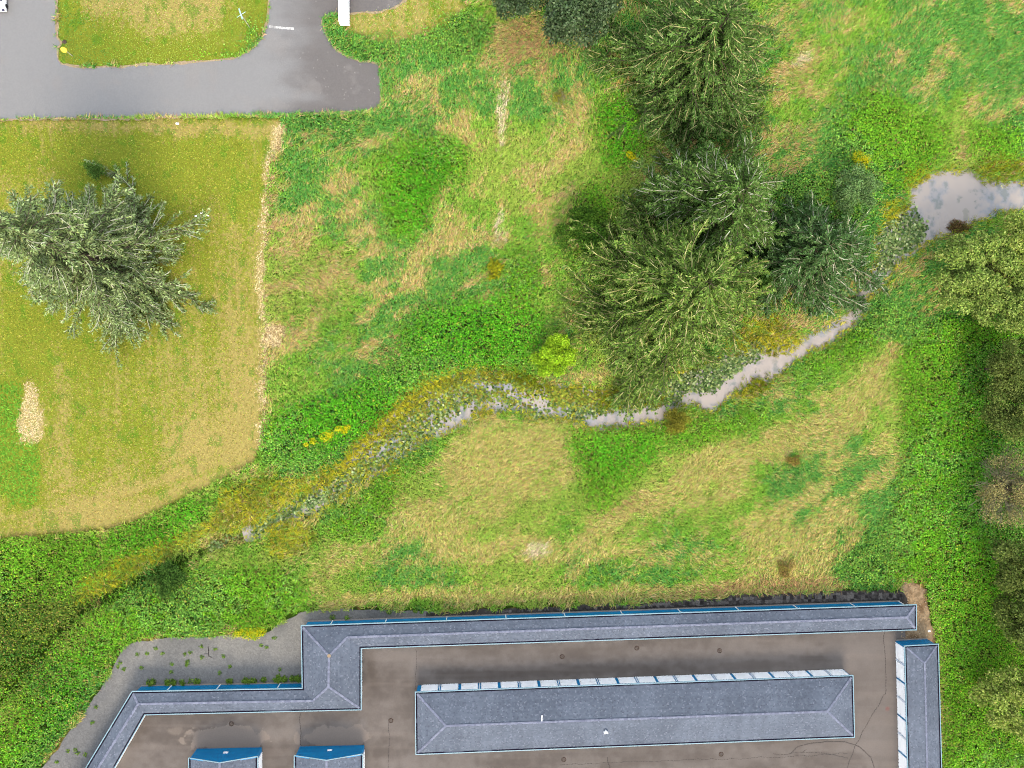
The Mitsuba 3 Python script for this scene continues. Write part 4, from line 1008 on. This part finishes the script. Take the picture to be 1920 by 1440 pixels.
    p = p + g.normal(0, 0.05, p.shape) - np.c_[0 * q, 0 * q, np.where(hang, g.uniform(0, 0.4, len(k)), 0)]
    nn = np.c_[g.normal(0, 0.4, len(k)), g.normal(0, 0.4, len(k)), np.ones(len(k))]; nn = unit(nn - dd * (nn * dd).sum(1, keepdims=True))
    sl = (0.36 + 0.34 * np.clip(1 - q, 0, 1) ** 0.5) * g.uniform(0.7, 1.3, len(k)); sw = 0.17 * g.uniform(0.7, 1.35, len(k))
    v, f = leaf_mesh(p, dd, nn, sl, sw)
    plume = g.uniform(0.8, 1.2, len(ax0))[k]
    shade = pick(len(k), foliage, rng=g) * (plume * (0.66 + 0.5 * q))[:, None]  # darker towards each bough's base: older needles, plus inner crown shade painted in
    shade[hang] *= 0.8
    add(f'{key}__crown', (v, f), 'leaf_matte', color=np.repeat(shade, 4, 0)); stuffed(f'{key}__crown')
    return key


def broadleaf(label, base, H, Rad, seed, palette, leaf=0.34, nleaf=12000, nclump=22, name='broadleaf_tree', squash=0.75, low=0.2, twig=None, ntwig=0, category='tree', shift=(0, 0), w=None, stretch=(1, 1)):
    g = np.random.default_rng(seed)
    key = thing(name, label, category)
    bx, by = base; z0 = gz(bx, by) - 0.1
    cz = z0 + H * (0.5 + low / 2)
    cs, rs = [], []
    nclump = int(nclump * 1.9)
    for i in range(nclump):
        u = unit(g.normal(0, 1, 3)); r = g.random() ** 0.42
        if g.random() < 0.7: u[2] = abs(u[2])
        c = np.array([bx + shift[0], by + shift[1], cz]) + u * r * np.array([Rad * 0.84 * stretch[0], Rad * 0.84 * stretch[1], H * (0.5 - low / 2) * 0.8])
        cs.append(c); rs.append(Rad * g.uniform(0.6, 1.1) * 1.4 / math.sqrt(nclump))
    cs, rs = np.array(cs), np.array(rs)
    tp = np.array([[bx, by, z0], [bx + shift[0] * .3, by + shift[1] * .3, z0 + H * 0.3], [bx + shift[0] * .7, by + shift[1] * .7, z0 + H * 0.62]])
    ms = [tube(tp, [0.02 * H + 0.03, 0.016 * H + 0.03, 0.03], 7)]
    add(f'{key}__trunk', cat(ms), 'bark_brown', smooth=True)
    lm = []
    for c in cs:
        a = tp[1] * g.uniform(0.3, 1) + 0; a = tp[0] + (tp[2] - tp[0]) * g.uniform(0.25, 0.9)
        mid = (a + c) / 2 + g.normal(0, 0.05 * Rad, 3)
        lm.append(tube([a, mid, c], [0.05 + 0.004 * H, 0.04, 0.02], 4))
    add(f'{key}__limbs', cat(lm), 'bark_brown'); stuffed(f'{key}__limbs')
    wgt = rs ** 2 / (rs ** 2).sum()
    k = g.choice(len(cs), nleaf, p=wgt)
    tone = g.uniform(0.72, 1.2, len(cs))
    u = unit(g.normal(0, 1, (nleaf, 3)) + [0, 0, 0.45])
    rag = 1 + 0.8 * (meshkit.noise(u * 2.3 + cs[k] * 1.7, seed) - 0.5)
    p = cs[k] + u * (rs[k] * rag)[:, None] * np.array([1, 1, squash]) * (1 - 0.5 * g.random((nleaf, 1)) ** 2.2)
    nn = unit(u * 0.6 + g.normal(0, 0.5, (nleaf, 3)) + [0, 0, 0.7])
    dd = unit(u + g.normal(0, 0.7, (nleaf, 3))); dd = unit(dd - nn * (dd * nn).sum(1, keepdims=True))
    s = leaf * g.uniform(0.65, 1.4, nleaf)
    v, f = leaf_mesh(p, dd, nn, s, s * g.uniform(0.42, 0.7, nleaf))
    col = pick(nleaf, palette, w, g) * tone[k][:, None]
    add(f'{key}__crown', (v, f), 'leaf_matte', color=np.repeat(col, 4, 0)); stuffed(f'{key}__crown')
    if ntwig:
        a = g.uniform(0, 2 * np.pi, ntwig); el = g.uniform(0.15, 1.2, ntwig)
        ms = []
        for i in range(ntwig):
            d0 = np.array([math.cos(a[i]) * math.cos(el[i]), math.sin(a[i]) * math.cos(el[i]), math.sin(el[i])])
            o = np.array([bx + shift[0] * .5, by + shift[1] * .5, z0 + H * 0.35]); Lb = Rad * g.uniform(0.75, 1.08)
            pts = [o + d0 * Lb * q * np.array([1, 1, 0.85]) + g.normal(0, 0.05 * Rad, 3) * q for q in (0.25, 0.5, 0.75, 1)]
            ms.append(tube(pts, [0.07, 0.05, 0.035, 0.015], 3))
            for _ in range(7):
                q = g.uniform(0.4, 0.95); p_ = o + d0 * Lb * q * np.array([1, 1, 0.85]); d3 = unit(d0 + g.normal(0, 0.55, 3))
                ms.append(tube([p_, p_ + d3 * Rad * g.uniform(0.14, 0.34)], [0.035, 0.012], 3))
        add(f'{key}__bare_twigs', cat(ms), twig or 'bark_pale'); stuffed(f'{key}__bare_twigs')
    return key


olive = pal((98, 130, 54), (114, 144, 60), (82, 114, 46), (130, 150, 76), k=1.6); greyg = pal((118, 134, 84), (104, 122, 72), (134, 150, 102), (94, 114, 66), k=1.1)
midg = pal((86, 120, 54), (100, 134, 62), (74, 106, 46), (116, 142, 78), k=1.7); coolg = pal((84, 118, 66), (74, 106, 54), (102, 134, 82), (64, 94, 46), k=1.7)
tw_y = pal((214, 210, 146), (196, 192, 122), (186, 180, 118)); tw_g = pal((200, 202, 170), (184, 188, 152), (208, 210, 184))

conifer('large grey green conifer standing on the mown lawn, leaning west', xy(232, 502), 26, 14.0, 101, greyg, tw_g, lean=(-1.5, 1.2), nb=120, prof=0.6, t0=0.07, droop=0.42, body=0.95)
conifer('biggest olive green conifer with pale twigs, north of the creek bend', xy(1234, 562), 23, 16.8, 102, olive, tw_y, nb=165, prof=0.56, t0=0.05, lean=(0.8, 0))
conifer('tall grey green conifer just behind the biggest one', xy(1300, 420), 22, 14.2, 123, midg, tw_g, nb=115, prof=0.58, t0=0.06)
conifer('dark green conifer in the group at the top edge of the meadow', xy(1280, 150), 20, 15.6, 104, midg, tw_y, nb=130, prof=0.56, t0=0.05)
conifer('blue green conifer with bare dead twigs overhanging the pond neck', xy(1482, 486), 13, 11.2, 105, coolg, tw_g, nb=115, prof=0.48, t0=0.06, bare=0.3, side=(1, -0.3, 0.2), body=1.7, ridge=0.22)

dkb = pal((76, 98, 60), (92, 114, 78), (64, 86, 52), (108, 128, 92))
broadleaf('dark dense broadleaf tree cut by the top edge beside the conifer', xy(1072, 54), 10, 7.8, 201, dkb, leaf=0.4, nleaf=16000, nclump=26)
broadleaf('smaller dark broadleaf tree at the top edge, left of the denser one', xy(968, 22), 7, 4.4, 202, dkb, leaf=0.36, nleaf=8000, nclump=16)
broadleaf('small round grey green willow bush between the brambles and the dark conifer', xy(1582, 368), 5.5, 4.3, 203, pal((110, 146, 84), (128, 160, 100), (96, 130, 70)), leaf=0.24, nleaf=9000, nclump=20, name='willow_bush')
broadleaf('dark green thicket bush under the west side of the conifers', xy(1088, 440), 5, 4.6, 221, pal((72, 110, 36), (58, 94, 32), (88, 124, 44)), leaf=0.28, nleaf=8000, nclump=16, name='dark_bush', category='bush')
broadleaf('dark shaded bush in the gap between the biggest conifer and the blue green one', xy(1408, 520), 4, 4.0, 222, pal((66, 100, 40), (54, 86, 34), (80, 114, 48)), leaf=0.28, nleaf=6000, nclump=14, name='dark_bush', category='bush')
broadleaf('reddish brown low bush on the south bank of the pond', xy(1802, 424), 1.6, 1.8, 223, pal((136, 104, 70), (118, 90, 60), (112, 116, 56)), leaf=0.18, nleaf=2200, nclump=12, name='brown_bush', category='bush', stretch=(1.5, 0.7))
broadleaf('rounded yellow green shrub at the foot of the biggest conifer', xy(1033, 664), 4.4, 3.8, 204, pal((142, 182, 36), (122, 166, 34), (160, 196, 52), k=1.5), leaf=0.26, nleaf=10000, nclump=22, name='green_shrub', category='shrub')
yo = pal((118, 142, 62), (134, 156, 72), (98, 124, 52), (152, 168, 88), k=1.5); yo2 = pal((128, 150, 62), (146, 164, 76), (108, 134, 52), (166, 176, 92), k=1.5); od = pal((104, 122, 58), (86, 104, 46), (124, 138, 72), k=1.9)
broadleaf('largest yellow olive broadleaf tree on the right bank below the pond', xy(1774, 530), 11, 7.6, 205, yo, leaf=0.34, nleaf=22000, nclump=34)
broadleaf('yellow olive broadleaf tree at the right edge, just below the pond', xy(1856, 484), 10, 5.6, 206, yo2, leaf=0.34, nleaf=16000, nclump=28)
broadleaf('olive broadleaf tree at the right edge behind the largest bank tree', xy(1838, 577), 10, 5.8, 207, yo, leaf=0.34, nleaf=14000, nclump=24)
broadleaf('dull olive broadleaf tree at the right edge south of the largest bank tree', xy(1842, 692), 10, 5.8, 208, od, leaf=0.3, nleaf=12000, nclump=22)
broadleaf('dark broadleaf tree at the right edge, half in shade, above the bare tree', xy(1852, 768), 10, 5.2, 209, od, leaf=0.3, nleaf=9000, nclump=18)
broadleaf('nearly bare brownish tree with pale branches at the right edge', xy(1846, 906), 9, 6.6, 210, pal((156, 148, 92), (136, 132, 80), (174, 162, 108)), leaf=0.2, nleaf=9000, nclump=22, ntwig=110)
broadleaf('dark olive broadleaf tree at the right edge below the bare tree', xy(1852, 1042), 11, 5.6, 211, od, leaf=0.32, nleaf=13000, nclump=22)
broadleaf('dark broadleaf tree at the right edge above the lowest yellow olive tree', xy(1858, 1140), 10, 5.4, 212, od, leaf=0.32, nleaf=11000, nclump=20)
broadleaf('lowest yellow olive broadleaf tree at the right edge, beside the brambles', xy(1846, 1284), 10, 6.6, 213, yo2, leaf=0.34, nleaf=16000, nclump=26)
broadleaf('olive brown rounded bush on the south bank of the creek', xy(1264, 790), 2.6, 2.4, 214, pal((140, 136, 46), (122, 122, 40), (150, 146, 60)), leaf=0.2, nleaf=3600, nclump=16, name='bank_bush', category='bush')
broadleaf('small round green bush beside the lawn conifer', xy(187, 322), 2.4, 1.5, 215, pal((100, 136, 58), (84, 122, 50), (118, 150, 70)), leaf=0.18, nleaf=2600, nclump=12, name='round_bush', category='bush')
broadleaf('dark green bush at the lower left beside the creek', xy(318, 1082), 2.6, 3.2, 216, pal((70, 104, 42), (56, 88, 36), (86, 118, 52)), leaf=0.26, nleaf=5000, nclump=18, name='dark_bush', category='bush')
broadleaf('brown fading bush near the southern meadow border', xy(1470, 1066), 1.3, 1.7, 217, pal((168, 134, 84), (140, 116, 66), (150, 150, 60)), leaf=0.16, nleaf=1500, nclump=9, name='brown_bush', category='bush')
broadleaf('brownish green bush alone in the eastern dry grass', xy(1483, 862), 1.2, 1.3, 218, pal((150, 122, 70), (160, 156, 56), (120, 104, 56)), leaf=0.16, nleaf=1100, nclump=8, name='brown_bush', category='bush')
broadleaf('small half bare bush with grey twigs in the upper meadow', xy(1049, 186), 1.3, 1.2, 219, pal((168, 168, 50), (140, 150, 60)), leaf=0.16, nleaf=500, nclump=8, name='bare_bush', category='bush', ntwig=26)
broadleaf('yellow green fern clump in the middle of the meadow', xy(927, 508), 1.0, 1.6, 220, pal((182, 178, 36), (160, 164, 36), (140, 150, 40)), leaf=0.3, nleaf=700, nclump=8, name='fern_clump', category='fern')
fl = pal((244, 232, 20), (232, 216, 16), (248, 240, 70), k=2.0)
for lab, pts in (('yellow flowering weed by the brambles near the pond', [(1604, 298, 1.0), (1613, 308, 1.1), (1618, 303, .6)]), ('yellow flowering weed between the two conifer groups', [(1178, 292, .5), (1186, 298, .6), (1192, 303, .4)]),
                 ('yellow flowering weed in the green thicket by the lawn corner', [(590, 826, .5), (612, 817, .9), (620, 812, .6), (637, 803, .5), (648, 806, .5), (654, 800, .5), (577, 832, .3)]),
                 ('yellow flowering weed at the edge of the gravel', [(462, 1184, 1.0), (476, 1186, 1.1), (490, 1182, .8), (448, 1186, .5)])):
    key = thing('flowering_weed', lab, 'weed')
    gs = np.random.default_rng(len(lab) * 7); a_, b_ = [], []
    for u, v_, r in pts:
        p = xy(u, v_); c0 = np.array([*p, gz(*p) + (0.5 if lab[-6:] != 'gravel' else 0.15)])
        a_.append(leaf_clump(c0, r, r, .5, int(160 * r + 30), pal((110, 160, 40), (130, 170, 44)), .25, gs)); b_.append(leaf_clump(c0 + [0, 0, .35], r * 1.25, r * 1.15, .5, int(170 * r + 26), fl, .13, gs))
    for nm, q in (('leaves', a_), ('flowers', b_)):
        v, f, c = join(q); add(f'{key}__{nm}', (v, f), 'leaf_matte', color=c); stuffed(f'{key}__{nm}')

# ---------------------------------------------------------------- small things
def sign_post(key, base, h, r=0.045):
    p = xy(*base)
    add(f'{key}__post', trimesh.creation.cylinder(r, h, sections=8, transform=trimesh.transformations.translation_matrix([p[0], p[1], h / 2 - 0.05])), 'grey_steel')
    return p


k = thing('road_sign', 'yellow road sign on a slim grey post at the verge corner', 'sign')
p = sign_post(k, (136, 105), 2.3)
m = trimesh.creation.extrude_polygon(Point(0, 0).buffer(0.42, quad_segs=4), 0.09, engine='earcut')
add(f'{k}__plate', m.apply_transform(trimesh.transformations.rotation_matrix(math.radians(50), [1, 0.3, 0])).apply_translation([p[0], p[1] - 0.05, 2.15]), 'yellow_paint')
k = thing('street_sign', 'grey post with pale blue sign blades on the grass by the road bend', 'sign')
p = sign_post(k, (468, 51), 4.0, 0.05)
for dz, an, nm in ((3.7, 0.6, 'blade'), (3.95, 1.9, 'blade')):
    m = trimesh.creation.box((1.5, 0.05, 0.42)); m.apply_transform(trimesh.transformations.rotation_matrix(0.5, [1, 0, 0])); m.apply_transform(trimesh.transformations.rotation_matrix(an, [0, 0, 1]))
    add(f'{k}__{nm}', m.apply_translation([p[0], p[1], dz]), 'sign_blue')
k = thing('box_trailer', 'plain white box trailer on the verge at the top edge', 'trailer')
c0 = site(643.3, 8, 1.9); w_ = 1.42; y1 = site(643, 39.5, 1.9)[1]; y2 = y1 + 6.0
bx_ = trimesh.creation.box((w_, y2 - y1, 1.45)); bx_.apply_translation([c0[0], (y1 + y2) / 2, 1.175])
add(f'{k}__body', bx_, 'white_paint')
add(f'{k}__roof', trimesh.creation.box((w_ + 0.06, y2 - y1 + 0.06, 0.06)).apply_translation([c0[0], (y1 + y2) / 2, 1.93]), 'white_paint')
for sx in (-1, 1):
    for sy in (-0.5, 0.5):
        add(f'{k}__wheel', trimesh.creation.cylinder(0.3, 0.2, sections=16, transform=trimesh.transformations.translation_matrix([c0[0] + sx * (w_ / 2 - 0.12), (y1 + y2) / 2 + sy, 0.32]) @ trimesh.transformations.rotation_matrix(math.pi / 2, [0, 1, 0])), 'rubber')
k = thing('parked_car', 'white car parked on the asphalt in the top left corner', 'car')
cc = site(-2, 20, 0.7); cx0, cy0 = cc[0], cc[1]            # nose of the car, it faces south
prof_ = [(0, .35), (0.05, .75), (1.15, .95), (1.95, 1.42), (3.5, 1.45), (4.3, 1.0), (4.5, .95), (4.5, .35)]
m = trimesh.creation.extrude_polygon(Polygon(prof_).buffer(-0.05).buffer(0.05), 1.78, engine='earcut')
M = np.eye(4); M[:3, 0] = [0, 1, 0]; M[:3, 1] = [0, 0, 1]; M[:3, 2] = [1, 0, 0]; M[:3, 3] = [cx0 - 0.89, cy0, 0]
add(f'{k}__body', m.apply_transform(M), 'white_paint')
for nm, (a0, a1) in (('windscreen', ((1.2, .985), (1.93, 1.43))), ('rear_window', ((3.55, 1.45), (4.25, 1.05)))):
    q = np.array([[cx0 - 0.75, cy0 + a0[0], a0[1] + .02], [cx0 + 0.75, cy0 + a0[0], a0[1] + .02], [cx0 + 0.68, cy0 + a1[0], a1[1] + .02], [cx0 - 0.68, cy0 + a1[0], a1[1] + .02]])
    add(f'{k}__{nm}', (np.vstack([q, q - [0, 0, .03]]), np.array([[0, 1, 2, 3], [7, 6, 5, 4], [0, 4, 5, 1], [1, 5, 6, 2], [2, 6, 7, 3], [3, 7, 4, 0]])), 'car_glass')
for sx in (-1, 1):
    add(f'{k}__headlight', trimesh.creation.box((0.4, 0.3, 0.14)).apply_translation([cx0 + sx * 0.65, cy0 + 0.12, 0.74]), 'car_glass')
    for yy in (0.85, 3.6):
        add(f'{k}__wheel', trimesh.creation.cylinder(0.33, 0.22, sections=18, transform=trimesh.transformations.translation_matrix([cx0 + sx * 0.80, cy0 + yy, 0.33]) @ trimesh.transformations.rotation_matrix(math.pi / 2, [0, 1, 0])), 'rubber')
for (u, v_, lab) in ((1054, 1231, 'round iron drain grate at the west end of the upper yard lane'), (1349, 1220, 'round iron drain grate at the east end of the upper yard lane'), (733, 1351, 'round iron drain grate between the gabled sheds and the long building'),
                     (1057, 1424, 'round iron drain grate below the long building, western one'), (1352, 1414, 'round iron drain grate below the long building, eastern one'), (434, 1357, 'round iron drain grate near the first gabled shed'), (1194, 1215, 'oval iron cover in the middle of the upper yard lane')):
    k = thing('drain_grate', lab, 'drain'); p = xy(u, v_)
    add(f'{k}__rim', trimesh.creation.annulus(0.3, 0.38, 0.03).apply_translation([p[0], p[1], 0.03]), 'iron')
    for q in (-.2, -.07, .07, .2):
        add(f'{k}__bar', trimesh.creation.box((0.05, 2 * math.sqrt(.09 - q * q), 0.02)).apply_translation([p[0] + q, p[1], 0.032]), 'iron')
gs = np.random.default_rng(33)
for u, v_, r, lab in ((333, 232, .26, 'scrap of white paper on the dry verge below the road'), (367, 405, .2, 'white scrap on the lawn, left one of the small cluster'), (378, 399, .22, 'white scrap on the lawn, topmost one of the small cluster'), (390, 404, .16, 'white scrap on the lawn, right one of the small cluster'),
                      (1742, 1183, .24, 'white stone on the bare earth near the narrow building')):
    p = xy(u, v_); m = trimesh.creation.icosphere(1, 1.0); m.vertices *= np.array([r, r * .7, r * .35]) * gs.uniform(.7, 1.25, (len(m.vertices), 1)); m.apply_translation([*p, gz(*p) + r * .3])
    tag(add('white_stone' if 'stone' in lab else 'paper_scrap', m, 'white_paint'), lab, 'stone' if 'stone' in lab else 'litter')
p = xy(121, 79); m = trimesh.creation.icosphere(2, 1.0); m.vertices *= np.array([.32, .3, .2]) * gs.uniform(.85, 1.15, (len(m.vertices), 1))
tag(add('tree_stump', m.apply_translation([*p, gz(*p) + .08]), 'bark_brown'), 'dark brown stump beside the yellow road sign', 'stump')
k = thing('broken_branch', 'thin dark broken branch lying on the gravel', 'branch')
a, b, c_ = site(390, 1212, .06), site(391, 1230, .06), site(397, 1233, .05)
add(f'{k}__stem', tube([a, (a + b) / 2 + [.05, 0, .05], b, c_], [.05, .06, .05, .03], 6), 'black_tar'); add(f'{k}__twig', tube([b + [0, .3, 0], site(382, 1226, .05)], [.03, .02], 5), 'black_tar')
